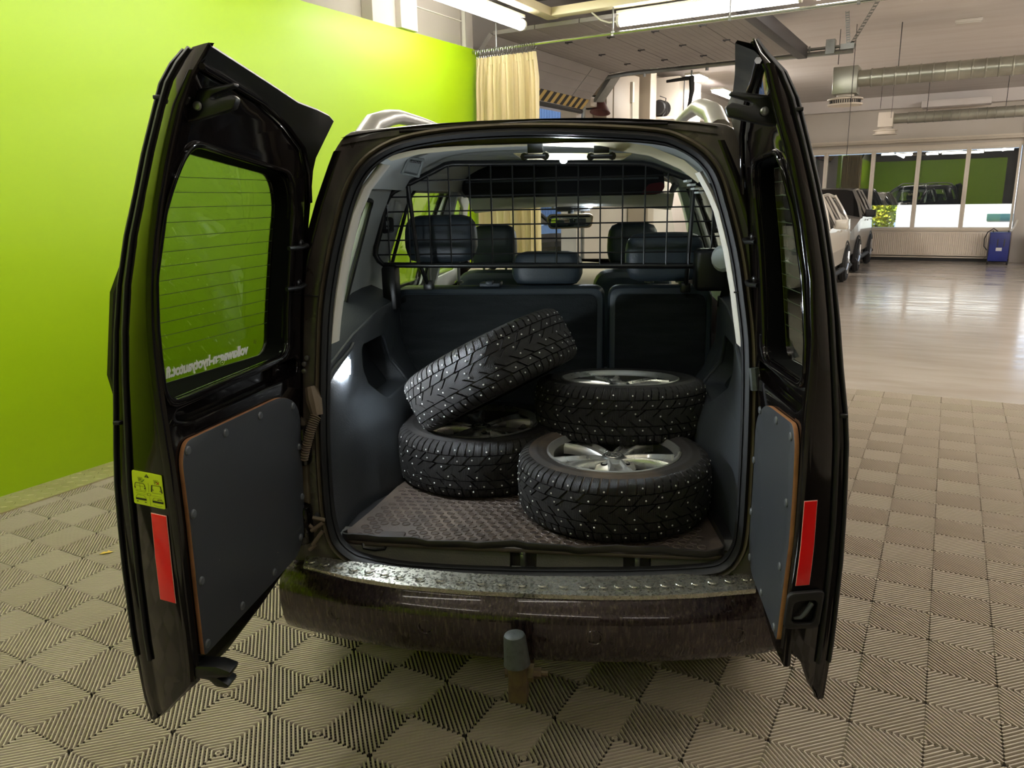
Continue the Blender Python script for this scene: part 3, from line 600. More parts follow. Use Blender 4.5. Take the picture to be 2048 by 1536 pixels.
# ------------------------------------------------------------------ parked cars
M_cwhite = mat('white_car_paint', srgb(232, 226, 214), 0.25, coat=0.7); M_cgrey = mat('silver_grey_car_paint', srgb(140, 136, 132), 0.3, metal=0.5, coat=0.7)
M_cblue = mat('dark_blue_car_paint', srgb(22, 26, 44), 0.25, metal=0.3, coat=0.8)
M_cglass = mat('dark_car_glass', srgb(14, 15, 17), 0.06, coat=0.3); M_tyre = mat('plain_rubber', srgb(26, 26, 26), 0.7)
M_alloy0 = mat('silver_alloy', srgb(190, 190, 190), 0.3, metal=0.8); M_lamp = mat('clear_headlamp', srgb(210, 214, 218), 0.1, metal=0.5)
def parked_car(name, paint, label, c, heading, Ls=1.0, Hs=1.0, mirror=None, group=None):
    """c = (v, u) of the middle of the nose; heading = direction from tail to nose in the hall plane"""
    f = Vector((heading[0], heading[1], 0)); sd_ = Vector((-f.y, f.x, 0)); C = Vector((c[0], c[1], ZF))
    e = thing(name, label, 'car', (c[0], c[1], ZF), 'R', group)
    P = lambda t, y, z: C - f * (t * Ls) + sd_ * y + Vector((0, 0, z * Hs))
    st = [(0, .55, .58, .62, .5), (.06, .7, .76, .78, .62), (.3, .84, .9, .87, .72), (1.05, .97, 1.03, .9, .72), (1.3, 1.0, 1.06, .9, .72), (2.05, 1.03, 1.53, .9, .6),
          (2.75, 1.05, 1.56, .9, .6), (3.5, 1.07, 1.52, .9, .59), (3.95, 1.1, 1.36, .88, .6), (4.2, 1.0, 1.04, .84, .66), (4.3, .6, .63, .78, .6)]
    body, gl = MB(), MB(); rows = []
    for (t, zb, zr, w, wr) in st:
        h = [(.0, .22), (.8 * w, .22), (.98 * w, .36), (w, .62 if zb > .64 else zb - .04), (.97 * w, zb), (wr, zr - .03), (wr * .75, zr), (0, zr + .015)]
        rows.append([P(t, y, z) for y, z in h] + [P(t, -y, z) for y, z in h[::-1][1:]])
    n = len(rows[0])
    for i in range(len(st) - 1):
        for j in range(n - 1):
            q = [rows[i][j], rows[i][j + 1], rows[i + 1][j + 1], rows[i + 1][j]]
            side = j in (4, n - 6); top = j in (5, 6, 7, 8)
            isg = (side and 4 <= i <= 7) or (top and i == 4) or (top and i == 8)
            (gl if isg else body).add(q, [(0, 1, 2, 3)])
    body.add(rows[0], [tuple(range(n - 1))]); body.add(rows[-1], [tuple(range(n - 2, -1, -1))])
    body.build('body', paint, e, 'R', 40); gl.build('windows', M_cglass, e, 'R', 40)
    o = MB()
    for y in (1, -1):
        for t, t2 in ((2.0, 2.05), (2.78, 2.78), (3.52, 3.5)): o.tube([P(t, y * .885, 1.03), P((t + t2) / 2, y * .75, 1.3), P(t2, y * .615, 1.52)], .03, 6)
        o.tube([P(1.3, y * .87, 1.0), P(1.7, y * .76, 1.27), P(2.05, y * .61, 1.51), P(2.75, y * .61, 1.54), P(3.5, y * .6, 1.5), P(3.95, y * .61, 1.33), P(4.1, y * .8, 1.08)], .028, 6)
    build_each(o, 'pillar', paint, e, 'R')
    o = MB()
    for y in (1, -1): o.tube([P(.3, y * .885, .24), P(4.1, y * .885, .24)], .05, 6)
    build_each(o, 'sill_cladding', M_blk, e, 'R')
    for y in (1, -1):
        for t in (.85, 3.45):
            wv = P(t, y * .8, .33 / Hs * 1.0); M4 = Matrix.Translation(wv) @ (sd_ * y).to_track_quat('Z', 'Y').to_matrix().to_4x4()
            W = MB().lathe([(.2, 0), (.31, 0), (.33, .03), (.33, .1), (.31, .13), (.23, .135), (.22, .12)], 24, M4).build('wheel', M_tyre, e, 'R')
            o = MB().lathe([(.22, .12), (.2, .1), (.04, .11), (.001, .12)], 24, M4)
            o.build('rim', M_panedge, W, 'R'); o = MB()
            for k in range(5):
                a = k * 2 * math.pi / 5; o.tube([M4 @ Vector((.03 * math.cos(a), .03 * math.sin(a), .125)), M4 @ Vector((.21 * math.cos(a), .21 * math.sin(a), .125))], [.03, .022], 6)
            o.build('spoke', M_alloy0, W, 'R')
            o = MB().lathe([(.36, .1), (.42, .104), (.42, .09), (.34, .0)], 24, M4, a0=-.2, a1=math.pi + .2) if False else MB().lathe([(.33, .085), (.385, .108), (.40, .1), (.40, .05)], 28, M4)
            o.build('arch_trim', M_blk, e, 'R')
        m = MB(); b = P(1.75, y * 1.0, 1.06); m.box((b.x - .1, b.y - .08, b.z - .06), (b.x + .1, b.y + .08, b.z + .09), 0, .03).tube([P(1.72, y * .88, 1.03), b], .03, 6); m.build('mirror', mirror or paint, e, 'R')
        h = P(.14, y * .68, .74); MB().box((h.x - .12, h.y - .1, h.z - .05), (h.x + .12, h.y + .1, h.z + .06), 0, .03).build('headlamp', M_lamp, e, 'R')
        for t in (2.45, 3.25):
            q = P(t, y * .905, .93); MB().box((q.x - .07, q.y - .07, q.z - .012), (q.x + .07, q.y + .07, q.z + .012), 0, .008).build('door_handle', paint, e, 'R') if False else MB().tube([P(t - .08, y * .905, .93), P(t + .08, y * .905, .94)], .014, 6).build('door_handle', paint, e, 'R')
    g = [P(-.005, -.4, .5), P(-.005, .4, .5), P(.03, .45, .68), P(.03, -.45, .68)]; MB().add([q - f * -.03 for q in g], [(0, 1, 2, 3)]).add([P(-.02, y, z) for y, z in ((-.5, .3), (.5, .3), (.5, .42), (-.5, .42))], [(0, 1, 2, 3)]).build('grille', M_blk, e, 'R')
    return e
parked_car('parked_car', M_cwhite, 'white car parked facing the camera beyond the open right van door', (-2.72, 11.75), (0, -1))
parked_car('parked_car', M_cgrey, 'silver grey car with black mirrors parked behind the white car, by the radiator', (-2.75, 16.5), (0, -1), .82, 1.06, M_blk)
parked_car('parked_car', M_cblue, 'dark blue car standing outside the garage door, seen through the van windscreen', (-6.6, 13.2), (0.9, -0.436))
# ------------------------------------------------------------------ the van
M_paint = mat('dark_brown_black_paint', srgb(24, 18, 19), 0.2, metal=0.5, coat=0.5)
M_paintin = mat('black_inner_paint', srgb(15, 12, 12), 0.07, spec=0.5)
M_dusty = mat('dusty_frame_paint', srgb(48, 43, 40), 0.36, coat=0.4, var=(9, srgb(128, 118, 106), 0.65, (1, 1, .4), .4, .85), rvar=(6, .2, .6))
M_bump = mat('dusty_bumper_paint', srgb(44, 32, 34), 0.26, metal=0.55, coat=0.7, var=(120, srgb(120, 108, 88), 0.4, (1.4, 1, .16), .5, .74), rvar=(90, .14, .55, (1.5, 1, .2)))
M_rub = mat('black_rubber', srgb(20, 20, 20), 0.55)
M_rubdust = mat('dusty_rubber_lip', srgb(92, 84, 66), 0.6, var=(9, srgb(60, 54, 44), 0.8))
M_plas = mat('charcoal_plastic', srgb(62, 66, 70), 0.55, bump=(220, 0.2), var=(7, srgb(66, 68, 70), 0.5, (1, 1, 2.5), .5, .85))
M_sill = mat('dusty_sill_plastic', srgb(84, 82, 76), 0.55, bump=(200, 0.2), var=(10, srgb(104, 98, 88), 0.5, (1, 1, 1), .5, .8))
M_trim = mat('light_grey_trim', srgb(200, 205, 204), 0.65, bump=(260, 0.1))
M_white_t = mat('pale_pillar_trim', srgb(214, 212, 204), 0.6)
M_head = mat('headliner_cloth', srgb(186, 191, 189), 0.85)
M_headc = mat('beige_tail_trim', srgb(196, 188, 160), 0.7)
M_carpet = mat('seat_back_carpet', srgb(34, 37, 38), 0.95, bump=(180, 0.5), var=(6, srgb(46, 49, 50), 0.7, (.6, 1, 4)), spec=.15)
M_leath = mat('dark_blue_grey_leather', srgb(50, 59, 66), 0.42, bump=(150, 0.12))
M_black = mat('black_powder_coat', srgb(14, 14, 15), 0.35)
M_shelf = mat('black_shelf_cloth', srgb(20, 21, 24), 0.8)
M_dash = mat('pale_beige_dashboard', srgb(176, 166, 150), 0.6)
M_step = mat('scuffed_aluminium', srgb(190, 188, 174), 0.26, metal=0.85, var=(170, srgb(120, 114, 98), 0.45, (1, 1, 1), .42, .8), rvar=(120, .18, .45))
M_board = mat('dark_laminate_board', srgb(60, 63, 68), 0.42, var=(48, srgb(190, 186, 176), .8, (1, 1, 1), .745, .79), bump=(300, 0.05))
M_ply = mat('plywood_edge', srgb(168, 118, 76), 0.6, var=(20, srgb(130, 88, 56), 0.8))
M_screw = mat('grey_screw_cap', srgb(88, 92, 96), 0.4)
M_refl = mat('red_reflector', srgb(244, 2, 8), 0.35, coat=.5); M_edge = mat('pale_reflector_edge', srgb(236, 180, 170), 0.5)
M_stick = mat('yellow_green_sticker', srgb(206, 228, 30), 0.5); M_ink = mat('black_ink', srgb(34, 40, 14), 0.6); M_inkg = mat('olive_ink', srgb(128, 150, 20), 0.6)
M_inkr = mat('red_ink', srgb(190, 60, 20), 0.6); M_tick = mat('green_ink', srgb(50, 110, 30), 0.6)
M_lett = mat('white_lettering', srgb(240, 240, 236), 0.5)
M_tint = glass('tinted_tail_glass', (0.56, 0.63, 0.5), 1.0, 1.5)
M_tintr = glass('dark_tail_glass', (0.45, 0.48, 0.45), 1.0, 1.5)
M_lipd = mat('dusty_lip_plastic', srgb(44, 42, 40), 0.5, var=(10, srgb(110, 104, 96), 0.5, (1, 1, 1), .45, .8))
M_tintd = glass('clear_car_glass', (0.86, 0.91, 0.87), 1.0, 1.28)
M_heat = mat('heater_wire', srgb(40, 60, 20), 0.6)
M_chrome = mat('bright_rail_aluminium', srgb(176, 176, 172), 0.38, metal=0.8)
M_rust = mat('rusty_yellow_steel', srgb(88, 76, 46), 0.65, metal=0.2, var=(40, srgb(76, 56, 42), 0.9))
M_cap = mat('worn_grey_plastic_cap', srgb(66, 72, 70), 0.5, var=(60, srgb(46, 50, 48), 0.8))
M_boot = mat('dirty_beige_boot', srgb(112, 98, 80), 0.7)
M_cargo = mat('lit_cargo_lamp', (1, 1, 1), 0.4, emit=((0.84, 0.93, 1.0), 360.0))
M_read = mat('lit_reading_lamp', (1, 1, 1), 0.4, emit=((0.86, 0.94, 1.0), 1200.0))
M_mirr = mat('mirror_glass', srgb(200, 205, 200), 0.02, metal=1.0)
M_leafb = mat('orange_leaf', srgb(190, 120, 40), 0.7); M_leafy = mat('dry_yellow_leaf', srgb(222, 190, 90), 0.7)
XC = -0.235
van = thing('van', 'dark brown black van with both rear doors open and roof rails', 'van', (XC, 4.2, ZF))
def part(mb, name, m, parent=None, smooth=35): return mb.build(name, m, parent or van, 'W', smooth)
# --- outer body
def hw(Y, z): return itp(z, [.2, .5, .9, 1.1, 1.3, 1.5, 1.6, 1.7, 1.76], [.80, .85, .88, .86, .81, .735, .69, .635, .585]) * itp(Y, [2.1, 2.4, 3.0, 5.2, 5.9, 6.4], [.83, .91, 1, 1, .95, .82])
def roofz(Y): return itp(Y, [2.1, 3.0, 4.0, 4.7, 4.9], [1.765, 1.80, 1.81, 1.78, 1.72])
side_out = [(2.10, .5), (2.12, 1.2), (2.175, 1.70), (2.3, 1.74), (3.0, 1.765), (4.2, 1.775), (4.75, 1.76), (5.0, 1.62), (5.75, 1.08), (6.2, .98), (6.42, .8), (6.42, .26), (5.95, .26), (5.9, .5), (5.75, .66), (5.55, .7), (5.35, .66), (5.2, .5), (5.15, .26), (3.1, .26), (3.05, .5), (2.9, .66), (2.7, .7), (2.5, .66), (2.35, .5), (2.3, .4)]
h1 = rnd([(2.36, 1.2), (2.84, 1.16), (2.84, 1.56), (2.44, 1.58)], .04); h2 = rnd([(3.42, 1.16), (4.25, 1.13), (4.25, 1.6), (3.42, 1.6)], .05); h3 = rnd([(4.42, 1.12), (5.55, 1.08), (4.95, 1.56), (4.42, 1.6)], .05)
for sgn, nm in ((-1, 'left_side_panel'), (1, 'right_side_panel')):
    mp = lambda x, y, z, s=sgn: (XC + s * (hw(x, y) - .03 + z), x, y)
    b = part(MB().bm(plate(side_out, [h1, h2, h3], .03, .006, mp, (.2, .1))), nm, M_paint)
    for hh, gn in ((h1, 'quarter_window'), (h2, 'sliding_door_window'), (h3, 'front_door_window')):
        part(MB().bm(plate(hh, (), .004, .001, lambda x, y, z, s=sgn: (XC + s * (hw(x, y) - .02 + z), x, y), (.3, .1))), gn, M_tintd, b)
rows = []
for Y in (2.172, 2.35, 2.7, 3.2, 3.8, 4.4, 4.75, 4.88):
    r = roofz(Y); h = hw(Y, 1.735); rows.append([(XC + h * s, Y, lerp(1.735, r, 1 - abs(s) ** 2.6) if Y < 4.6 else lerp(1.735 - (Y - 4.6) * .3, r, 1 - abs(s) ** 2.6)) for s in np.linspace(-1, 1, 17)])
part(MB().grid(rows, flip=True).grid([[(p[0], p[1], p[2] - .02) for p in r] for r in rows]), 'roof', M_paint)
rows = [[(XC + s * hw(Y, z) * .93, Y + .03 * (1 - s * s), z + .02 * (1 - s * s)) for s in np.linspace(-1, 1, 11)] for Y, z in ((5.7, 1.1), (6.0, 1.04), (6.25, .95), (6.42, .8), (6.5, .55), (6.46, .28))]
part(MB().grid(rows, flip=True), 'bonnet_and_nose', M_paint)
rows = [[(XC + s * lerp(.56, .74, t), lerp(4.86, 5.72, t) + .06 * (1 - s * s) * 1, lerp(1.70, 1.09, t) + .01) for s in np.linspace(-1, 1, 9)] for t in (0, .25, .5, .75, 1)]
part(MB().grid(rows), 'windscreen', M_tintd)
part(MB().box((XC - .8, 2.2, .2), (XC + .8, 6.3, .3)), 'underbody', M_blk, None, 0)
for sx in (-1, 1):
    for Y in (2.7, 5.55):
        M4 = Matrix.Translation((XC + sx * .66, Y, .315 + ZF)) @ Matrix.Rotation(math.pi / 2 * sx, 4, 'Y')
        part(MB().lathe([(.05, .12), (.2, .12), (.22, .15), (.29, .15), (.315, .12), (.315, -.02), (.29, -.05), (.05, -.05)], 28, M4), 'road_wheel', M_tyre)
# --- tail frame with the door opening
sealpx = [(638, 790), (640, 690), (645, 605), (657, 526), (671, 462), (687, 402), (703, 362), (724, 330), (756, 303), (805, 281), (885, 266), (970, 259), (1058, 256), (1183, 258), (1313, 266), (1364, 281), (1404, 305), (1430, 335), (1444, 365), (1455, 402), (1471, 462), (1484, 526), (1493, 595), (1502, 675), (1504, 770), (1501, 884), (1496, 985), (1490, 1070), (1479, 1110), (1453, 1141), (1400, 1153), (1238, 1159), (1019, 1158), (820, 1148), (725, 1131), (690, 1115), (667, 1092), (655, 1062), (647, 1020), (641, 940), (638, 870)]
seal = [at_tail(*p) for p in sealpx]
def smooth_loop(P, k=3):
    out = []; n = len(P)
    for i in range(n):
        p0, p1, p2, p3 = P[i - 1], P[i], P[(i + 1) % n], P[(i + 2) % n]
        for j in range(k):
            t = j / k; out.append(0.5 * ((2 * p1) + (p2 - p0) * t + (2 * p0 - 5 * p1 + 4 * p2 - p3) * t * t + (3 * p1 - p0 - 3 * p2 + p3) * t ** 3))
    return out
seal = smooth_loop(seal)
sc2 = Vector((sum(p.x for p in seal) / len(seal), 0, sum(p.z for p in seal) / len(seal)))
def inset(P, d):
    out = []; n = len(P)
    for i in range(n):
        t = P[(i + 1) % n] - P[i - 1]; nn = Vector((-t.z, 0, t.x)).normalized()
        if nn.dot(Vector((sc2.x - P[i].x, 0, sc2.z - P[i].z))) < 0: nn = -nn
        out.append(Vector((P[i].x + nn.x * d, 0, P[i].z + nn.z * d)))
    return out
outerf = [(-.96, .44), (-.965, .8), (-.95, 1.1), (-.90, 1.3), (-.845, 1.497), (-.808, 1.60), (-.783, 1.69), (-.735, 1.752), (-.5, 1.766), (-.196, 1.770), (.1, 1.760), (.315, 1.741), (.358, 1.69), (.385, 1.60), (.42, 1.47), (.455, 1.3), (.49, 1.1), (.50, .8), (.485, .44)]
hole = [(p.x, p.z) for p in inset(seal, -.012)]
tailmap = lambda x, y, z: (x, lean(y) + .06 - z + .0, y)
fr = part(MB().bm(plate(rnd(outerf, .03, 3), [hole], .05, .01, tailmap)), 'tail_frame', M_dusty)
def ring(off0, off1, y0, y1, name, m, par=fr, bulge=.006):
    a, b, c = inset(seal, off0), inset(seal, (off0 + off1) / 2), inset(seal, off1); P = lambda q, y: Vector((q.x, lean(q.z) + y, q.z))
    rows = [[P(q, y1) for q in a], [P(q, y0) for q in a], [P(q, y0 - bulge) for q in b], [P(q, y0) for q in c], [P(q, y1) for q in c]]
    return part(MB().grid(rows, close=True), name, m, par, 60)
ring(-.014, -.002, .0, .05, 'dusty_seal_lip', M_rubdust)
ring(.0, .018, .0, .03, 'door_seal', M_rub, fr, .010)
ring(.019, .024, .015, .03, 'inner_seal_bead', M_rub)
# ledge above the opening, panel seams and door check holes on the frame
o = MB().bm(plate([(-.58, 1.742), (-.19, 1.756), (.15, 1.742), (.15, 1.750), (-.19, 1.764), (-.58, 1.751)], (), .01, .002, tailmap, None, .05)); part(o, 'gutter_strip', M_paintin, fr)
o = MB()
for a, b in (((-.90, 1.30), (-.81, 1.29)), ((.335, 1.30), (.425, 1.30))): o.bm(plate([(a[0], a[1]), (b[0], b[1]), (b[0], b[1] + .004), (a[0], a[1] + .004)], (), .004, .0005, tailmap, None, .0495))
build_each(o, 'panel_joint', M_rub, fr)
for px in ((614, 716), (608, 742), (609, 728), (635, 1030)):
    p = at_tail(*px); part(MB().disc((p.x, p.y - .0, p.z), .008, 10, (0, -1, 0), 0, .006), 'frame_bolt', M_steel, fr)
for x, zz in ((-.895, .86), (-.90, .62)):
    part(MB().box((x - .03, lean(zz) - .03, zz - .06), (x + .02, lean(zz) + .02, zz + .06), 0, .012), 'door_hinge', M_paintin, fr)
p = [at_tail(640, 770, -.02), at_tail(628, 800, -.035), at_tail(630, 840, -.03)]
part(MB().tube([at_tail(622, 775, 0), at_tail(628, 800, -.01), at_tail(634, 830, -.012)], [.018, .024, .018], 10), 'boot_cap', M_boot, fr)
A, B, C = at_tail(632, 832, -.02), at_tail(616, 868, -.05), at_tail(608, 920, -.03); pth = []; rad = []
for i in range(61):
    t = i / 60; pth.append(A * (1 - t) ** 2 + B * 2 * t * (1 - t) + C * t * t); rad.append((.0165 if i % 3 else .0105) * lerp(1, .75, t))
part(MB().tube(pth, rad, 10), 'cable_boot', M_boot, fr, 60)
part(MB().bm(plate([(-.965, .70), (-.885, .68), (-.885, .93), (-.965, 1.0)], (), .02, .006, tailmap, None, .045)), 'tail_lamp_edge', M_rubdust, fr)
o = MB()
for a, b in (((625, 1035), (650, 1040)), ((622, 1062), (646, 1045)), ((625, 1090), (645, 1062)), ((618, 1100), (632, 1088)), ((618, 1050), (632, 1062))):
    o.tube([at_tail(*a, -.02), at_tail(*b, -.012)], .006, 6)
build_each(o, 'check_link', M_boot, fr)
pl = [at_tail(1508, 735, -.01), at_tail(1512, 780, -.01)]
part(MB().tube([pl[0], pl[1]], .014, 8), 'right_buffer', M_cap, fr)
# --- roof rails
for x0, nm in ((-.735, -1), (.285, 1)):
    o = MB(); xx = lambda d: x0 - nm * d
    o.tube([(x0 + nm * .03, 2.42, 1.745), (x0 + nm * .02, 2.5, 1.80), (x0, 2.62, 1.828), (x0 - nm * .0, 2.75, 1.844), (x0, 3.1, 1.856), (x0, 4.1, 1.862), (x0, 4.55, 1.85), (x0, 4.75, 1.8), (x0, 4.85, 1.74)], [.034, .031, .028, .024, .02, .018, .02, .022, .022], 10)
    if False: o.tube([(x0, 2.9, 1.85), (x0, 2.84, 1.82), (x0 + nm * .01, 2.74, 1.79), (x0 + nm * .02, 2.6, 1.75)], [.012, .016, .02, .024], 8)
    part(o, 'roof_rail', M_chrome, None, 50)
# --- bumper with tread plate
def yf(x):
    s = (x - XC) / .74; return 1.888 + .115 * abs(s) ** 2.4
prof = [(.10, .50), (.012, .497), (-.0, .492), (-.004, .484), (-.02, .462), (-.034, .447), (-.037, .43), (-.033, .38), (-.02, .33), (-.004, .30), (.02, .286), (.12, .28)]
rows = []
for i in range(41):
    a = lerp(-1, 1, i / 40); s = math.copysign(abs(a) ** .8, a); x = XC + s * .735
    rows.append([(x + .0, yf(x) + d + .02, z + (.0 if d < .1 else 0)) for d, z in prof])
for sgn in (-1, 1):
    ext = []
    for k in range(1, 5):
        x = XC + sgn * (.735 + .035 * math.sin(k / 4 * math.pi / 2)); yb = yf(XC + sgn * .735) + .02 + .10 * k
        ext.append([(x - sgn * (d + .037) * .9, yb, z) for d, z in prof])
    rows = ext[::-1] + rows if sgn < 0 else rows + ext
bp_ = part(MB().grid(rows), 'rear_bumper', M_bump, None, 50)
bk = [(612, 1110), (700, 1122), (800, 1134), (930, 1146), (1065, 1152), (1200, 1153), (1300, 1151), (1400, 1145), (1505, 1134)]
ft = [(606, 1132), (700, 1154), (800, 1172), (930, 1188), (1065, 1197), (1200, 1198), (1300, 1195), (1400, 1188), (1512, 1178)]
B3 = [at_z(*p, .512) for p in bk]; F3 = [at_z(*p, .505) for p in ft]
F3 = [Vector((p.x, max(p.y, yf(p.x) + .012), p.z)) for p in F3]
o = MB().grid([[p for p in B3], [lerp(b, f, .85) for b, f in zip(B3, F3)], F3, [p + Vector((0, .002, -.014)) for p in F3]], flip=True)
st_ = part(o, 'tread_plate', M_step, bp_, 30); o = MB()
for i in range(26):
    t = (i + .5) / 26 * 8; k = min(int(t), 7); q = lerp(F3[k], F3[k + 1], t - k); r = lerp(B3[k], B3[k + 1], t - k); c = lerp(q, r, .42) + Vector((0, 0, .0045))
    o.tube([c + Vector((.0125 * math.cos(a), .011 * math.sin(a), 0)) for a in np.linspace(math.pi, 2 * math.pi, 8)], .0026, 5)
r = part(o, 'embossed_studs', M_step, bp_); r['kind'] = 'stuff'
part(MB().bm(plate(rnd([(-.02, 0), (.02, 0), (.02, .02), (-.02, .02)], .006), (), .004, .001, lambda x, y, z: (.36 + x, yf(.4) - .02 - z, .41 + y))), 'bumper_plug', M_bump, bp_)
for x, z in ((.36, .385), (-.03, .395), (-.50, .40), (-.78, .40)):
    part(MB().tube([(x + .021 * math.cos(a), yf(x) - .016, z + .021 * math.sin(a)) for a in np.linspace(0, 2 * math.pi, 17)[:-1]], .0016, 4, closed=True), 'sensor_ring', M_bump, bp_)
part(MB().box((.405, 1.99, .31), (.47, 2.06, .395), 0, .012), 'door_stop', M_cap, bp_)
# --- tow bar
tb = part(MB().tube([(-.232, 2.12, .25), (-.232, 1.98, .255), (-.231, 1.87, .27), (-.23, 1.81, .30), (-.23, 1.80, .37)], [.03, .03, .03, .027, .02], 12).box((-.258, 1.79, .235), (-.206, 1.85, .35), 0, .008), 'tow_bar', M_rust)
part(MB().lathe([(.001, .088), (.022, .088), (.027, .085), (.0295, .078), (.0345, .01), (.036, 0), (.032, 0), (.026, .01)], 24, Matrix.Translation((-.232, 1.795, .358)) @ Matrix.Rotation(math.radians(-4), 4, 'Y')), 'ball_cap', M_cap, tb)
o = MB().tube([(-.206, 1.82, .315), (-.19, 1.82, .315)], .024, 6).tube([(-.19, 1.82, .315), (-.17, 1.82, .315)], .015, 6).tube([(-.17, 1.82, .315), (-.152, 1.82, .315)], .008, 8).tube([(-.258, 1.82, .315), (-.268, 1.82, .315)], .014, 6)
part(o, 'tow_bolt', M_rust, tb, 30)
part(MB().tube([(XC - .5, 2.14, .25), (XC + .5, 2.14, .25)], .03, 8), 'cross_tube', M_blk, tb)
# --- load sill with two striker recesses
zt = .553
def sillx(a, b): return MB().hexa([(a, 2.068, .465), (b, 2.068, .465), (b, 2.17, .465), (a, 2.17, .465), (a, 2.092, .535), (b, 2.092, .535), (b, 2.17, .55), (a, 2.17, .55)])
o = MB()
for a, b in ((-.83, -.285), (-.205, .05), (.13, .375)): o.v, o.f, o.m = o.v, o.f, o.m; q = sillx(a, b); o.add(q.v, q.f)
o.box((-.83, 2.125, .46), (.375, 2.2, .548)); sl = part(o, 'load_sill', M_sill, None, 0)
for x in (-.245, .09):
    p = part(MB().tube([(x - .033, 2.088, .474), (x - .033, 2.078, .492), (x + .033, 2.078, .492), (x + .033, 2.088, .474)], .005, 6).box((x - .008, 2.075, .478), (x + .008, 2.11, .535), 0, .004).disc((x, 2.085, .536), .011, 10, (0, -.3, 1), 0, .008), 'lock_striker', M_steel, sl)
    part(MB().box((x - .036, 2.072, .466), (x + .036, 2.12, .475), 0, .003), 'striker_plate', M_boot, sl)
part(MB().tube([(-.74, 2.10, .545), (-.735, 2.09, .53), (-.70, 2.088, .527), (-.67, 2.09, .53), (-.665, 2.10, .545)], .006, 6), 'lashing_eye', M_black, sl)
part(MB().box((-.92, 2.15, .48), (.45, 3.3, .535)), 'load_floor', M_blk, None, 0)
# --- cargo side panels (dark plastic) with pocket and lit lamp
def px_l(Y, z):
    arch = .125 * itp(z, [.55, .8, .93], [1, .8, 0]) * itp(Y, [2.38, 2.62, 3.05], [0, 1, 1])
    return -.832 - .03 * itp(Y, [2.1, 2.5, 3.2], [0, 1, 1.9]) - .03 * itp(z, [.55, .9], [1, 0]) * 0 + arch + .018 * itp(Y, [2.1, 2.35], [0, 1]) * itp(z, [.55, .8, 1.0], [1, .6, 0])
pocket = [at_x(x, y, -.855) for x, y in ((730, 691), (779, 668), (795, 722), (795, 761), (749, 797), (741, 779), (731, 729))]
pk = rnd([(p.y, p.z) for p in pocket], .03)
topz = [(2.115, 1.075), (2.26, 1.085), (2.5, 1.12), (2.9, 1.16), (3.2, 1.16)]
out = [(2.085, .48), (2.095, .8)] + topz + [(3.22, .5)]
for sgn, nm in ((1, 'left_cargo_panel'), (-1, 'right_cargo_panel')):
    mir = lambda P, s=sgn: P if s > 0 else (2 * -.225 - P[0], P[1], P[2])
    mp = lambda x, y, z, f=mir: f((px_l(x, y) - z, x, y))
    g = part(MB().bm(plate(out, [pk], .02, .005, mp, (.12, .1))), nm, M_plas)
    part(MB().bm(plate([(p[0], p[1]) for p in pk], (), .01, .001, lambda x, y, z, f=mir: f((px_l(x, y) - .09, x, y)))).grid([[mir((px_l(a, b) - d, a, b)) for a, b in pk + pk[:1]] for d in (.01, .09)]), 'storage_pocket', M_plas, g)
    rows = [[mir((px_l(Y, z) - d, Y, z + dz)) for Y, z in topz] for d, dz in ((.0, -.01), (.012, .004), (.05, .02), (.13, .055))]
    part(MB().grid(rows, flip=sgn > 0), 'panel_ledge', M_plas, g, 60)
    q = [(2.14, 1.05), (2.2, 1.065), (2.42, 1.088), (2.46, 1.10), (2.46, 1.085), (2.2, 1.045), (2.14, 1.035)]
    part(MB().bm(plate(q, (), .012, .003, lambda x, y, z, f=mir: f((px_l(x, y) + z, x, y)))), 'moulded_edge', M_plas, g)
    if sgn > 0:
        L = [at_x(x, y, -.842) for x, y in ((678, 727), (704, 718), (704, 748), (680, 757))]
        part(MB().bm(plate(rnd([(p.y, p.z) for p in L], .008), (), .008, .002, lambda x, y, z: (px_l(x, y) + z, x, y))), 'cargo_lamp', M_cargo, g)
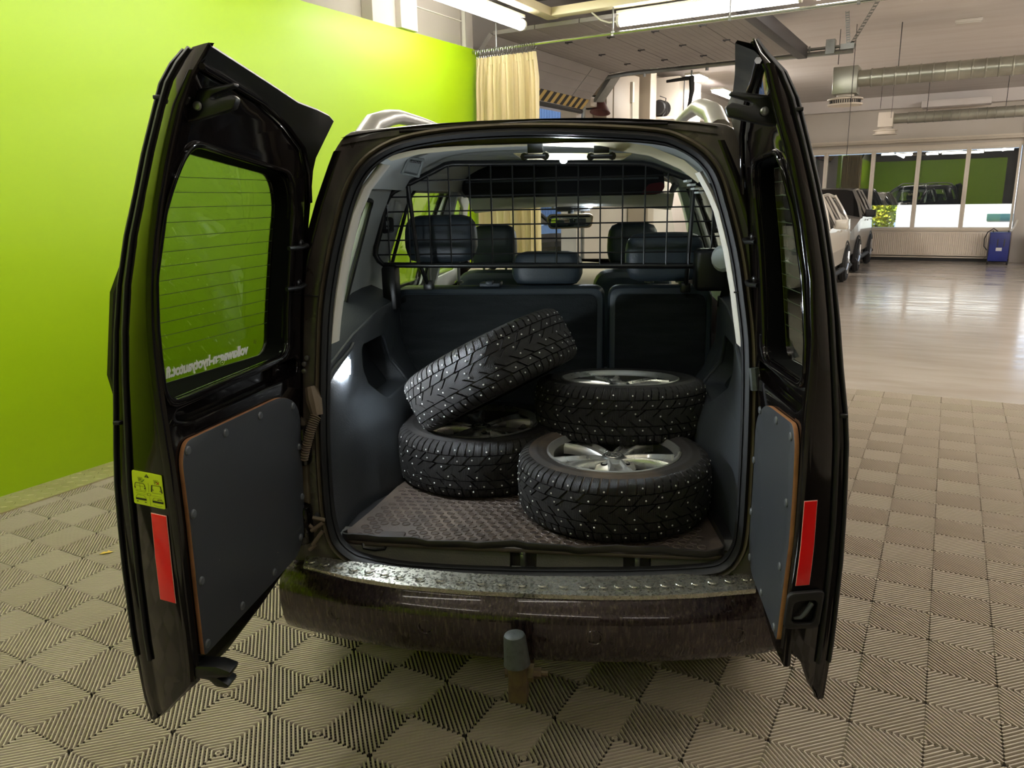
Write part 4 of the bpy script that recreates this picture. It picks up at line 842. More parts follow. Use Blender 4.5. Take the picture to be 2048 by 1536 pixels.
# --- upper light grey trim with the windows, headliner, pillar strips
it_out = [(2.17, 1.09), (2.20, 1.70), (4.8, 1.70), (5.3, 1.3), (5.3, 1.0), (3.2, 1.0), (3.2, 1.13), (2.6, 1.12)]
i1 = rnd([(2.32, 1.17), (2.78, 1.15), (2.80, 1.56), (2.40, 1.58)], .03); i2 = rnd([(3.42, 1.10), (4.22, 1.10), (4.22, 1.60), (3.42, 1.60)], .05); i3 = rnd([(4.46, 1.1), (5.2, 1.1), (4.9, 1.5), (4.46, 1.6)], .05)
for sgn, nm in ((-1, 'left_upper_trim'), (1, 'right_upper_trim')):
    dx = lambda Y: itp(Y, [2.1, 2.4, 3], [.05, .06, .055])
    mp = lambda x, y, z, s=sgn: (XC + s * (hw(x, y) - dx(x) + z), x, y)
    t_ = part(MB().bm(plate(it_out, [i1, i2, i3], .018, .004, mp, (.15, .1))), nm, M_trim)
    for hh, nn_, d in ((i1, 'quarter_window_rubber', 0), (i2, 'door_window_rubber', 0)):
        part(MB().tube([Vector(mp(a, b, -.004)) for a, b in hh], .008, 6, closed=True), nn_, M_rub, t_)
    sp = rnd([(-.05, -.04), (.05, -.04), (.05, .05), (-.05, .05)], .008)
    if sgn < 0:
        q4 = [at_y(800, 346, 2.70), at_y(838, 354, 2.74), at_y(849, 316, 2.70), at_y(817, 311, 2.66)]
        vm = lambda x, y, z: lerp(lerp(q4[0], q4[1], x), lerp(q4[3], q4[2], x), y) + Vector((.3, -.8, -.4)) * z * .12
        o = MB().bm(plate(rnd([(0, 0), (1, 0), (1, 1), (0, 1)], .08), [rnd([(.14, .12), (.86, .12), (.86, .72), (.14, .72)], .05)], .1, .03, vm)).bm(plate([(.1, .1), (.9, .1), (.9, .9), (.1, .9)], (), .04, .01, vm))
        vt_ = part(o, 'roof_vent', mat('grey_vent_plastic', srgb(112, 117, 116), .6), t_); vt_.name = 'roof_vent'
        o = MB()
        for k in range(7): o.tube([vm(.2 + k * .1, .76, .12), vm(.2 + k * .1, .86, .12)], .003, 4)
        part(o, 'roof_vent_slots', M_black, t_)['kind'] = 'stuff'
    else:
        o = MB()
        for k in range(4): o.box((.235 + k * .012, 2.5, 1.60 - k * .012), (.25 + k * .012, 2.62, 1.606 - k * .012))
        part(o, 'roof_vent', M_trim, t_, 0)
    if sgn > 0: part(MB().tube([(XC + sgn * (hw(3.1, 1.6) - .08), 3.02, 1.6), (XC + sgn * (hw(3.1, 1.3) - .08), 3.1, 1.35), (XC + sgn * .68, 3.14, 1.12)], .022, 6, flat=.3), 'seat_belt', M_black, t_)
    part(MB().box((XC + sgn * .62 - .06, 3.0, 1.2), (XC + sgn * .62 + .06, 3.1, 1.36), 0, .02) if sgn > 0 else MB().box((XC + sgn * .66 - .03, 3.06, 1.12), (XC + sgn * .66 + .03, 3.14, 1.3), 0, .012), 'belt_reel_cover', M_black, t_)
    if sgn > 0: part(MB().disc((XC + .66, 2.95, 1.33), .05, 16, (-.6, -.8, 0), 0, .03), 'speaker_dome', M_trim, t_)
    part(MB().tube([(XC + sgn * (hw(4.3, 1.15) - .05), 4.33, 1.1), (XC + sgn * (hw(4.3, 1.6) - .05), 4.33, 1.62)], .05, 6), 'door_pillar_cover', M_trim, t_)
    if False: part(MB().tube([(XC + sgn * .70, 3.40, 1.12), (XC + sgn * .66, 3.42, 1.4), (XC + sgn * .60, 3.46, 1.6), (XC + sgn * .59, 3.7, 1.62)], .018, 6), 'grab_frame', M_black, t_)
so_l = [(758, 326), (722, 374), (700, 425), (681, 500), (668, 580), (661, 640), (657, 690)]; si_l = [(776, 330), (738, 380), (717, 430), (698, 505), (685, 580), (677, 640), (673, 684)]
so_r = [(1405, 342), (1428, 384), (1443, 420), (1463, 500), (1476, 585), (1483, 645), (1487, 697)]; si_r = [(1392, 346), (1413, 384), (1430, 424), (1449, 502), (1463, 585), (1470, 645), (1476, 690)]
for A_, B_, nm in ((so_l, si_l, 'left_pillar_strip'), (si_r, so_r, 'right_pillar_strip')):
    a = [at_tail(*p, .035) for p in A_]; b = [at_tail(*p, .035) for p in B_]
    part(MB().grid([[p + Vector((0, .03, 0)) for p in a], a, [lerp(p, q, .5) + Vector((0, -.008, 0)) for p, q in zip(a, b)], b, [p + Vector((0, .025, 0)) for p in b]]), nm, M_white_t, None, 60)
rows = []
for Y in (2.2, 2.26, 2.5, 3.0, 3.6, 4.2, 4.7):
    h = hw(Y, 1.68) - .05; zc = itp(Y, [2.2, 2.26, 2.5, 3, 4.2, 4.7], [1.705, 1.715, 1.735, 1.745, 1.75, 1.72])
    rows.append([(XC + .012 + h * s, Y, lerp(1.60 if abs(s) > .99 else 1.62, zc, 1 - abs(s) ** 5.5)) for s in np.linspace(-1, 1, 31)])
hl = part(MB().grid(rows), 'headliner', M_head, None, 60)
tp = [at_tail(x, y, .07) for x, y in ((770, 310), (830, 289), (950, 276), (1075, 272), (1200, 277), (1300, 292), (1368, 320), (1405, 352))]
tq = [at_tail(x, y, .10) for x, y in ((782, 322), (840, 308), (950, 297), (1075, 291), (1200, 296), (1300, 312), (1360, 338), (1396, 366))]
part(MB().grid([tp, [lerp(a, b, .5) + Vector((0, -.006, -.002)) for a, b in zip(tp, tq)], tq, [p + Vector((0, .14, .02)) for p in tq]]), 'tail_header_trim', M_headc, None, 60)
q = [at_tail(x, y, .115) for x, y in ((1025, 306), (1045, 319), (1245, 320), (1266, 306))]
lc = part(MB().bm(plate(rnd([(p.x, p.z) for p in q], .006), (), .02, .004, lambda x, y, z: (x, lean(y) + .135 - z, y))), 'latch_cover', M_headc)
for x in (1070, 1203):
    c = at_tail(x, 300, .09); part(MB().box((c.x - .022, c.y - .0, c.z - .008), (c.x + .022, c.y + .02, c.z + .024), 0, .003).tube([c + Vector((-.03, -.012, -.018)), c + Vector((.03, -.012, -.018))], .006, 8).tube([c + Vector((-.03, -.012, -.018)), c + Vector((-.03, .012, -.014))], .011, 8).tube([c + Vector((.03, -.012, -.018)), c + Vector((.03, .012, -.014))], .011, 8), 'door_catch', M_black, lc)
c = at_tail(1127, 321, .10); part(MB().disc(c, .01, 12, (0, -.5, -1), 0, .006), 'reading_light', M_read, lc)
# --- seats
def cushion(a, b, bev): return MB().box(a, b, 0, bev)
def seat_back(x0, x1, nm):
    q = rnd([(x0, .55), (x1, .55), (x1, 1.195), (x0, 1.195)], .05)
    mp = lambda x, y, z: (x, 3.14 + (y - .55) * .16 - z, y)
    s = part(MB().bm(plate(q, (), .12, .03, lambda x, y, z: (x, 3.25 + (y - .55) * .16 - z, y), (.15, .15))), nm, M_leath)
    k = .03; q2 = rnd([(x0 + k, .55), (x1 - k, .55), (x1 - k, 1.165), (x0 + k, 1.165)], .04)
    part(MB().bm(plate(q2, (), .02, .006, lambda x, y, z: (x + 0, 3.138 + (y - .55) * .16 - z + .004 * math.sin(y * 40 + x * 9) * 0, y), (.1, .1))), 'carpet_back', M_carpet, s)
    part(MB().tube([(a, 3.128 + (b - .55) * .16, b) for a, b in q2 if b > .6], .005, 6), 'seam_piping', M_leath, s); return s
sL = seat_back(-.925, -.018, 'wide_rear_seat_back'); sR = seat_back(-.004, .425, 'narrow_rear_seat_back')
def headrest(x0, x1, z0, z1, Y, par, posts, d=.13, mt=None):
    bm = bmesh.new(); bmesh.ops.create_cube(bm, size=2); bmesh.ops.subdivide_edges(bm, edges=bm.edges[:], cuts=5, use_grid_fill=True)
    cx, cz, hx, hz = (x0 + x1) / 2, (z0 + z1) / 2, (x1 - x0) / 2, (z1 - z0) / 2
    for v in bm.verts:
        x, y, z = v.co; n = (abs(x) ** 6 + abs(z) ** 6 + abs(y) ** 4) ** (1 / 6) if True else 1; x, y, z = x / n, y / n, z / n
        tp_ = 1 - .10 * max(0, z) ** 2 - .05 * (z < -.6); v.co = Vector((cx + hx * x * tp_, Y + d / 2 * y, cz + hz * z))
    h = part(MB().bm(bm), 'headrest', mt or M_leath, par, 60)
    for p in posts: part(MB().tube([(p, Y, 1.17), (p, Y, z0 + .03)], .007, 8).disc((p, Y, 1.2), .02, 12, (0, 0, 1), 0, .012), 'headrest_post', M_steel, par)
    return h
headrest(-.89, -.575, 1.292, 1.497, 3.36, sL, (-.79, -.66)); headrest(-.42, -.115, 1.19, 1.335, 3.36, sL, (-.33, -.2)); headrest(.066, .392, 1.207, 1.41, 3.34, sR, (.17, .30))
part(MB().box((-.55, 3.24, 1.195), (-.46, 3.33, 1.212), 0, .006).box((-.52, 3.22, 1.205), (-.49, 3.26, 1.222), 0, .005), 'seat_latch', M_leath, sL)
part(MB().box((-.93, 3.2, .5), (.43, 3.75, .75), 0, .05), 'rear_seat_cushion', M_leath)
for cx_, x0, x1 in ((-.61, -.735, -.49), (.12, -.012, .25)):
    f_ = part(MB().bm(plate(rnd([(cx_ - .25, .5), (cx_ + .25, .5), (cx_ + .2, 1.19), (cx_ - .2, 1.19)], .1), (), .14, .04, lambda x, y, z: (x, 4.25 - z - (y - .5) * .12, y), (.12, .12))), 'front_seat_back', M_leath)
    headrest(x0, x1, 1.2, 1.425, 4.12, f_, (cx_ - .06, cx_ + .06), .11)
    part(MB().box((cx_ - .25, 4.2, .4), (cx_ + .25, 4.75, .62), 0, .06), 'front_seat_cushion', M_leath)
# --- dashboard, mirror, overhead shelf
rows = [[(XC + s * .70, Y, z + .012 * math.cos(s * 6)) for s in np.linspace(-1, 1, 21)] for Y, z in ((4.95, .6), (4.92, .9), (4.96, 1.03), (5.08, 1.085), (5.3, 1.10), (5.7, 1.09))]
d_ = part(MB().grid(rows, flip=True), 'dashboard', M_dash, None, 60)
for x in (-.30, .20, -.82): part(MB().lathe([(.035, .02), (.055, .02), (.06, .0), (.055, -.01)], 20, Matrix.Translation((x, 4.95, 1.02)) @ Matrix.Rotation(math.radians(90), 4, 'X')).disc((x, 4.945, 1.02), .037, 16, (0, -1, 0)), 'air_vent', M_black, d_)
sw = part(MB().tube([(-.62 + .18 * math.cos(a), 4.78 + .06 * math.sin(a), 1.0 + .17 * math.sin(a)) for a in np.linspace(0, 2 * math.pi, 25)[:-1]], .014, 8, closed=True).tube([(-.8, 4.78, 1.0), (-.62, 4.82, .98), (-.44, 4.78, 1.0)], .02, 6), 'steering_wheel', M_black)
mr = rnd([(-.132, -.045), (.132, -.04), (.14, .03), (.12, .045), (-.12, .045), (-.14, .03)], .03)
mm = part(MB().bm(plate(mr, (), .03, .006, lambda x, y, z: (-.238 + x, 4.80 - z + x * .15, 1.418 + y))), 'interior_mirror', mat('pale_mirror_frame', srgb(240, 214, 184), .5))
part(MB().bm(plate([(a * .91, b * .78) for a, b in mr], (), .004, .001, lambda x, y, z: (-.238 + x, 4.768 - z + x * .15, 1.418 + y))), 'mirror_glass', M_mirr, mm)
part(MB().tube([(-.238, 4.82, 1.43), (-.238, 4.86, 1.5), (-.238, 4.9, 1.54)], .018, 8), 'mirror_stem', M_plas, mm)
part(MB().box((-.33, 4.85, 1.475), (-.12, 4.9, 1.52), 0, .008), 'sensor_cover', M_plas, mm)
for x in (-.345, -.12): part(MB().disc((x, 4.83, 1.505), .014, 10, (0, -1, 0), 0, .008), 'map_lamp', M_cargo if x > -.2 else M_lamp, mm)
rows = [[(XC + s * .60, Y, z - .03 * s * s) for s in np.linspace(-1, 1, 13)] for Y, z in ((4.6, 1.6), (4.72, 1.53), (4.84, 1.505), (4.92, 1.53))]
hd_ = part(MB().grid(rows), 'front_header', M_head, None, 60)
for sg in (-1, 1):
    part(MB().box((XC + sg * .3 - .2, 4.70, 1.535), (XC + sg * .3 + .2, 4.72, 1.60), 0, .008), 'sun_visor', M_trim, hd_)
    part(MB().tube([(XC + sg * .59, 4.3, 1.62), (XC + sg * .57, 4.34, 1.58), (XC + sg * .57, 4.46, 1.58), (XC + sg * .59, 4.5, 1.62)], .012, 6), 'grab_handle', M_trim, hd_)
rows = []
sh = part(MB().bm(plate(rnd([(-.795, 1.60), (-.77, 1.565), (.25, 1.565), (.285, 1.60), (.27, 1.735), (-.78, 1.735)], .03), (), .5, .02, lambda x, y, z: (x, 4.7 - z, y))), 'overhead_shelf', M_shelf)
part(MB().bm(plate(rnd([(.16, 1.57), (.262, 1.57), (.284, 1.605), (.27, 1.63), (.2, 1.62)], .012), (), .01, .002, lambda x, y, z: (x, 4.199 - z, y))), 'red_shelf_edge', mat('dull_red_cloth', srgb(92, 30, 38), .8), sh)
part(MB().box((-.77, 4.19, 1.645), (.25, 4.20, 1.655)), 'shelf_seam', M_leath, sh, 0)
# --- steel load partition
GY = 3.10
fp = [(768, 530), (758, 522), (751, 510), (752, 495), (760, 465), (772, 405), (778, 392), (788, 382), (870, 341), (890, 330), (905, 327), (1090, 326), (1285, 327), (1305, 331), (1420, 374), (1434, 384), (1439, 400), (1450, 465), (1458, 497), (1458, 512), (1452, 524), (1440, 532)]
fr_ = [at_y(x, y, GY) for x, y in fp]
pt = part(MB().tube(fr_, .0115, 8, closed=True), 'partition_frame', M_black, None, 60)
poly = [(p.x, p.z) for p in fr_]
def cross(axis, c):
    r = []
    for i in range(len(poly)):
        a, b = poly[i], poly[(i + 1) % len(poly)]
        if (a[axis] - c) * (b[axis] - c) < 0:
            t = (c - a[axis]) / (b[axis] - a[axis]); r.append(a[1 - axis] + (b[1 - axis] - a[1 - axis]) * t)
    return (min(r), max(r)) if len(r) > 1 else None
for x in [-.893, -.807, -.72, -.636, -.552, -.467, -.381, -.295, -.209, -.123, -.037, .049, .135, .221, .307, .393]:
    r = cross(0, x)
    if r: part(MB().tube([(x, GY - .006, r[0]), (x, GY - .006, r[1])], .0033, 6), 'partition_wire', M_black, pt)
for z in (1.345, 1.403, 1.46, 1.516, 1.574, 1.636):
    r = cross(1, z)
    if r: part(MB().tube([(r[0], GY, z), (r[1], GY, z)], .0033, 6), 'partition_wire', M_black, pt)
for a, b, c in (((816, 372), (836, 520), (858, 575)), ((1388, 366), (1378, 500), (1371, 580))):
    part(MB().tube([at_y(*a, GY - .01), at_y(*b, GY - .005), at_y(*c, GY + .08)], .009, 8).box(tuple(at_y(*c, GY + .08) - Vector((.02, .02, .01))), tuple(at_y(*c, GY + .08) + Vector((.02, .02, .03))), 0, .006), 'partition_leg', M_black, pt)
for (x, y, s) in ((776, 450, 1), (1436, 448, -1)):
    c = at_y(x, y, GY); o = MB().bm(plate(rnd([(-.025, -.035), (.025, -.03), (.025, .03), (-.025, .035)], .012), [rnd([(-.006, -.016), (.006, -.016), (.006, .016), (-.006, .016)], .004)], .008, .002, lambda a, b, z: (c.x + a, c.y - z, c.z + b))); part(o, 'hook_bracket', M_black, pt)
# ------------------------------------------------------------------ the two open rear doors: tables (z, X, Y) of hinge line, inner free corner, outer free edge
D = {'L': dict(W=.66, sg=1,
     H=[(.376, -.92, 2.033), (.614, -.906, 2.056), (.768, -.902, 2.072), (.994, -.896, 2.094), (1.229, -.884, 2.118), (1.456, -.861, 2.141), (1.662, -.833, 2.161), (1.786, -.80, 2.174)],
     I=[(.40, -.934, 1.44), (.545, -.926, 1.44), (.708, -.924, 1.44), (.887, -.920, 1.44), (1.002, -.920, 1.44), (1.167, -.925, 1.44), (1.293, -.923, 1.44), (1.415, -.909, 1.44), (1.542, -.878, 1.44), (1.635, -.847, 1.44), (1.721, -.816, 1.44), (1.778, -.789, 1.44), (1.82, -.756, 1.44), (1.86, -.725, 1.44)],
     F=[(.412, -1.038, 1.42), (.473, -1.048, 1.42), (.626, -1.054, 1.42), (.833, -1.05, 1.42), (1.006, -1.038, 1.42), (1.117, -1.021, 1.42), (1.276, -.997, 1.42), (1.378, -.976, 1.42), (1.476, -.95, 1.42), (1.552, -.919, 1.42), (1.696, -.866, 1.42), (1.733, -.848, 1.42), (1.785, -.826, 1.42), (1.827, -.79, 1.42), (1.856, -.736, 1.42)]),
     'R': dict(W=.46, sg=-1,
     H=[(.44, .406, 2.039), (.659, .407, 2.061), (.802, .408, 2.075), (1.012, .404, 2.096), (1.229, .389, 2.118), (1.441, .371, 2.139), (1.634, .348, 2.158), (1.748, .332, 2.17)],
     I=[(.411, .406, 1.63), (.555, .406, 1.63), (.669, .412, 1.63), (.791, .419, 1.63), (.91, .420, 1.63), (1.08, .416, 1.63), (1.157, .418, 1.63), (1.253, .417, 1.63), (1.387, .404, 1.63), (1.507, .381, 1.63), (1.642, .345, 1.63), (1.722, .317, 1.63), (1.801, .294, 1.63), (1.84, .270, 1.63)],
     F=[(.432, .498, 1.61), (.586, .508, 1.61), (.805, .512, 1.61), (.921, .508, 1.61), (1.033, .503, 1.61), (1.098, .497, 1.61), (1.163, .484, 1.61), (1.288, .466, 1.61), (1.409, .445, 1.61), (1.526, .419, 1.61), (1.64, .385, 1.61), (1.723, .359, 1.61), (1.76, .347, 1.61), (1.797, .318, 1.61), (1.835, .272, 1.61)])}
for k_, f_ in (('L', 1.50 / 1.42), ('R', 1.66 / 1.61)):      # the outer edge sits a little farther forward than the inner corner
    D[k_]['F'] = [(CAMZ + (z - CAMZ) * f_, x * f_, y * f_) for z, x, y in D[k_]['F']]
def tz(T, z): return Vector((itp(z, [t[0] for t in T], [t[1] for t in T]), itp(z, [t[0] for t in T], [t[2] for t in T]), z))
def dn(d, z):
    q = tz(d['I'], z) - tz(d['H'], z); n = Vector((q.y, -q.x, 0)).normalized(); return n if n.x * d['sg'] > 0 else -n
def din(d, s, z, off): return lerp(tz(d['H'], z), tz(d['I'], z), s) + dn(d, z) * off
def dout(d, s, z, off):
    n = dn(d, z); return lerp(tz(d['H'], z) - n * .06, tz(d['F'], z), s) + n * off
def dend(d, t, z, off): return lerp(tz(d['I'], z), tz(d['F'], z), t) + Vector((0, -1, 0)) * off
M_reveal = mat('matt_reveal_rubber', srgb(14, 14, 14), 0.95, spec=.05)
def make_door(side, nm):
    d = D[side]; Wd = d['W']; L = side == 'L'
    A = lambda pts: [(p[0] * Wd, *p[1:]) for p in pts]
    fi = lambda x, y, z: din(d, x / Wd, y, z); fo_ = lambda x, y, z: dout(d, x / Wd, y, z)
    win = rnd(A([(.15, 1.15), (.965, 1.155), (.975, 1.40), (.96, 1.58), (.905, 1.675), (.22, 1.632), (.15, 1.56)] if L else [(.24, 1.15), (.945, 1.165), (.925, 1.37), (.905, 1.52), (.86, 1.64), (.30, 1.632), (.24, 1.56)]), .045)
    pock = rnd(A([(.05, 1.078), (.86, 1.092), (.93, 1.112), (.92, 1.128), (.07, 1.128), (.03, 1.105)]), .028)
    inner = A([(-.01, .555), (.45, .505), (.76, .485), (1, .50), (1, 1.10), (1, 1.64), (.995, 1.805), (.753, 1.795), (.561, 1.78), (.332, 1.745), (.148, 1.70), (.055, 1.63), (.01, 1.45), (.0, 1.0)])
    door = part(MB().bm(plate(inner, [win, pock], .02, .007, lambda x, y, z: fi(x, y, z - .02), (.12, .06))), nm, M_paintin)
    sub = lambda mb, n, m, sm=35: part(mb, n, m, door, sm)
    # pocket floor and window reveal
    sub(MB().bm(plate(pock, (), .004, .001, lambda x, y, z: fi(x, y, z - .034), (.1, .03))).grid([[fi(a, b, o_) for a, b in pock + pock[:1]] for o_ in (-.006, -.02, -.034)]), 'pressed_pocket', M_paintin, 60)
    sub(MB().grid([[fi(a, b, -.004) for a, b in win], [fi(a, b, -.02) for a, b in win], [lerp(fi(a, b, -.02), fo_(a, b, .012), .6) for a, b in win], [fo_(a, b, .012) for a, b in win]], close=True), 'window_reveal', M_reveal, 60)
    c = [sum(p[0] for p in win) / len(win), sum(p[1] for p in win) / len(win)]
    big = [(c[0] + (a - c[0]) * (1 + .05 / Wd * .66), c[1] + (b - c[1]) * 1.06) for a, b in win]
    sub(MB().bm(plate(big, [win], .014, .006, lambda x, y, z: fi(x, y, z - .006), (.12, .06))), 'window_frame', M_paintin)
    # outer skin
    skin = A([(-.02, .555), (.4, .535), (.7, .50), (.9, .42 if L else .44), (1.0, .345 if L else .40), (1.0, 1.10), (1.0, 1.70), (1.0, 1.85), (.5, 1.82), (.03, 1.765), (-.02, 1.6), (-.02, 1.1)])
    sk = sub(MB().bm(plate(skin, [win], .012, .004, lambda x, y, z: fo_(x, y, z), (.15, .06))), 'outer_skin', M_paint)
    gl = sub(MB().bm(plate(win, (), .004, .001, lambda x, y, z: fo_(x, y, z + .006), (.15, .06))), 'tinted_window', M_tint if L else M_tintr)
    # end face with rubber strips
    zs = ([.345, .36, .38] if L else []) + [.40, .42, .44, .47, .5, .52, .54, .58, .65, .75, .85, .95, 1.03, 1.1, 1.2, 1.3, 1.4, 1.5, 1.58, 1.66, 1.74, 1.79, 1.825, 1.85]
    rows = []
    for z in zs:
        lo = itp(z, [.34, .385, .50], [.98, .62, 0]) if L else itp(z, [.41, .435, .515, .535], [.85, .66, .38, 0])
        rows.append([dend(d, max(-.04, lo - .04), z, -.012)] + [dend(d, max(lo, t), z, o_) for t, o_ in ((.0, -.006), (.06, .0), (.2, .002), (.62, .002), (.70, -.004), (.76, -.004), (.82, .0), (.95, -.002), (1.0, -.01), (1.02, -.03))])
    sub(MB().grid(rows, flip=not L), 'end_face', M_paintin, 50)
    o = MB()
    for t, r in ((.74, .006), (.97, .0045)): o.tube([dend(d, t, z, .0) for z in zs[8 if L else 4:]], r, 6)
    sub(o, 'edge_rubber', M_rub, 60)
    for z in ((1.765, 1.10) if L else (1.72, 1.095)): sub(MB().box(tuple(dend(d, .9, z, .004) - Vector((.008, .006, .004))), tuple(dend(d, .9, z, .004) + Vector((.008, .006, .004))), 0, .002), 'edge_notch', M_rub)  # small dark blocks standing in for notches in the door edge
    # lip that closes onto the roof
    ar = [(.995, 1.81), (.753, 1.796), (.561, 1.782), (.332, 1.746), (.148, 1.701), (.055, 1.635), (.02, 1.56)]
    top = [(1.0, 1.843), (.753, 1.83), (.561, 1.818), (.332, 1.80), (.148, 1.796), (.03, 1.790), (-.02, 1.78)]
    rows = [[din(d, s, z, -.003) for s, z in ar], [din(d, lerp(a[0], b[0], .5), lerp(a[1], b[1], .55), .006) for a, b in zip(ar, top)], [din(d, s, z, lerp(.03, .006 if L else .034, s)) for s, z in top], [din(d, s, z + .005, lerp(.026, .0 if L else .03, s)) for s, z in top], [dout(d, max(s, 0), min(z, 1.85), .0) for s, z in top]]
    sub(MB().grid(rows, flip=L), 'roof_lip', M_black if L else M_lipd, 50)
    sub(MB().tube([din(d, s, z, .008) for s, z in ar], .007, 6), 'lip_seam', M_paintin, 60)
    # lock hook standing off the frame
    hk = [(0, 1.776), (.075, 1.786), (.08, 1.779), (.04, 1.765), (.036, 1.759), (.045, 1.757), (.078, 1.765), (.092, 1.757), (.092, 1.738), (.02, 1.718), (0, 1.716)]
    k = .93 if L else .90
    b_ = sub(MB().bm(plate(rnd(hk, .004, 2), (), .022, .004, lambda x, y, z: din(d, k, y - (0 if L else .025), x - .005) + Vector((0, .012 - z, 0)))), 'lock_hook', M_black)
    sub(MB().disc(din(d, k, 1.745 - (0 if L else .025), .014) + Vector((0, -.012, 0)), .009, 12, (0, -1, 0), 0, .006), 'hook_bolt', M_steel)
    lt = [] if not L else [(-.01, .475), (.03, .47), (.045, .455), (.075, .452), (.08, .462), (.05, .478), (.08, .482), (.085, .497), (.05, .508), (-.01, .505)]
    if L: sub(MB().bm(plate(rnd(lt, .005, 2), (), .045, .006, lambda x, y, z: din(d, .95, y + .032, x) + Vector((0, .02 - z, 0)))), 'lower_latch', M_black)
    # dark board with screw caps
    bd = rnd(A([(.03, .61, .08), (.10, .55, .06), (.955, .55, .012), (.96, 1.02, .03), (.925, 1.062, .03), (.22, 1.045, .06), (.06, .99, .06)] if L else [(.03, .61, .07), (.12, .55, .06), (.945, .55, .012), (.945, 1.03, .03), (.90, 1.068, .03), (.36, 1.046, .05), (.10, .98, .07)]), .02)
    bm = plate(bd, (), .011, .0015, lambda x, y, z: fi(x, y, z + .001), (.12, .08))
    bm.normal_update(); bm.verts.index_update(); mb = MB(); mb.v = [tuple(v.co) for v in bm.verts]; mb.f = [tuple(v.index for v in f.verts) for f in bm.faces]
    mb.m = [0 if abs(f.normal.dot(dn(d, f.calc_center_median().z))) > .8 else 1 for f in bm.faces]; bm.free()
    sub(mb, 'plywood_board', [M_board, M_ply])
    sp = [(.924, 1.04), (.686, 1.032), (.427, 1.026), (.134, 1.0), (.937, .896), (.928, .731), (.931, .574), (.368, .577), (.662, .577), (.06, .717), (.085, .60), (.08, .871)] if L else [(.222, 1.012), (.6, 1.035), (.884, 1.037), (.09, .858), (.86, .877), (.07, .71), (.10, .585), (.85, .718), (.498, .571), (.876, .568)]
    for s, z in sp: sub(MB().disc(din(d, s, z, .012), .0105, 12, dn(d, z), 0, .005), 'screw_cap', M_screw)
    for z in (1.445, 1.335): sub(MB().disc(din(d, .045, z, .0), .014, 12, dn(d, z), 0, .006).tube([din(d, .045, z, .006), din(d, .05, z - .002, .02), din(d, .10, z - .006, .022), din(d, .17, z - .005, .006)], .006, 8), 'wiring_clip', M_black)
    # red reflector and the others on the end face
    R_ = (.148, .40, .695, .905) if L else (.06, .35, .705, .908)
    rq = lambda a, b, z0_, z1_, o_: [(a, z0_), (b, z0_), (b, z1_), (a, z1_)]
    Tw = .12 if L else .092
    ef = lambda x, y, z: dend(d, x / Tw, y, z + .003)
    sub(MB().bm(plate([(R_[0] * Tw, R_[2]), (R_[1] * Tw, R_[2]), (R_[1] * Tw, R_[3]), (R_[0] * Tw, R_[3])], (), .0015, .0003, ef, (0, .05))), 'reflector_backing', M_edge)
    sub(MB().bm(plate([(R_[0] * Tw + .001, R_[2] + .001), (R_[1] * Tw - .001, R_[2] + .001), (R_[1] * Tw - .001, R_[3] - .0015), (R_[0] * Tw + .001, R_[3] - .0015)], (), .0015, .0003, lambda x, y, z: ef(x, y, z + .0012), (0, .05))), 'red_reflector', M_refl)
    if L:
        S0, S1, Z0, Z1 = .66, .15, .92, .998
        P = lambda u, v, o_=.0016: dend(d, lerp(S0, S1, u), lerp(Z1, Z0, v) , .003 + o_)
        sub(MB().bm(plate(rnd([(0, 0), (1, 0), (1, 1), (0, 1)], .05, 4), (), .0015, .0003, lambda x, y, z: P(x, 1 - y, z), (.25, .25))), 'warning_label', M_stick)
        ink, inkg, red, grn = MB(), MB(), MB(), MB()
        def ln(m, pts, wd=.012):
            for (a, b), (c_, e_) in zip(pts[:-1], pts[1:]):
                q = Vector((c_ - a, (e_ - b) * 1.3)); q.normalize(); n = Vector((-q.y, q.x / 1.3)) * wd
                m.add([P(a + n.x, b + n.y, .0022), P(a - n.x, b - n.y, .0022), P(c_ - n.x, e_ - n.y, .0022), P(c_ + n.x, e_ + n.y, .0022)], [(0, 1, 2, 3)])
        pg_ = lambda m, pts: m.add([P(a, b, .0022) for a, b in pts], [tuple(range(len(pts)))])
        pg_(ink, [(.5, .04), (.42, .145), (.58, .145)]); sub(MB().add([P(a, b, .0027) for a, b in ((.49, .075), (.51, .075), (.506, .115), (.494, .115))], [(0, 1, 2, 3)]).add([P(a, b, .0027) for a, b in ((.492, .123), (.508, .123), (.508, .136), (.492, .136))], [(0, 1, 2, 3)]), 'label_mark', M_stick, 0)
        for x0, m in ((.2, inkg), (.72, inkg)):
            ln(m, [(x0, .18), (x0 + .14, .17), (x0 + .16, .29), (x0 + .02, .30), (x0, .18)], .006); ln(ink, [(x0 + .05, .285), (x0 + .04, .2), (x0 + .1, .2), (x0 + .11, .235), (x0 + .05, .245)], .008)
        ln(grn, [(.3, .265), (.335, .305), (.41, .215)], .012); ln(red, [(.8, .22), (.9, .3)], .012); ln(red, [(.9, .22), (.8, .3)], .012)
        ln(inkg, [(.53, .3), (.53, .57)], .006); ln(inkg, [(.53, .7), (.54, .96)], .006); ln(inkg, [(.1, .665), (.42, .66)], .006); ln(inkg, [(.62, .66), (.92, .65)], .006)
        ln(inkg, [(.46, .62), (.58, .61), (.585, .665), (.47, .675), (.46, .62)], .01)
        ln(ink, [(.07, .5), (.1, .37), (.14, .345), (.36, .345), (.4, .37), (.43, .5)], .011); ln(inkg, [(.1, .44), (.4, .44)], .006); ln(inkg, [(.25, .35), (.25, .56)], .006); ln(inkg, [(.07, .5), (.08, .56), (.42, .56), (.43, .5)], .006); ln(inkg, [(.09, .6), (.42, .6)], .008)
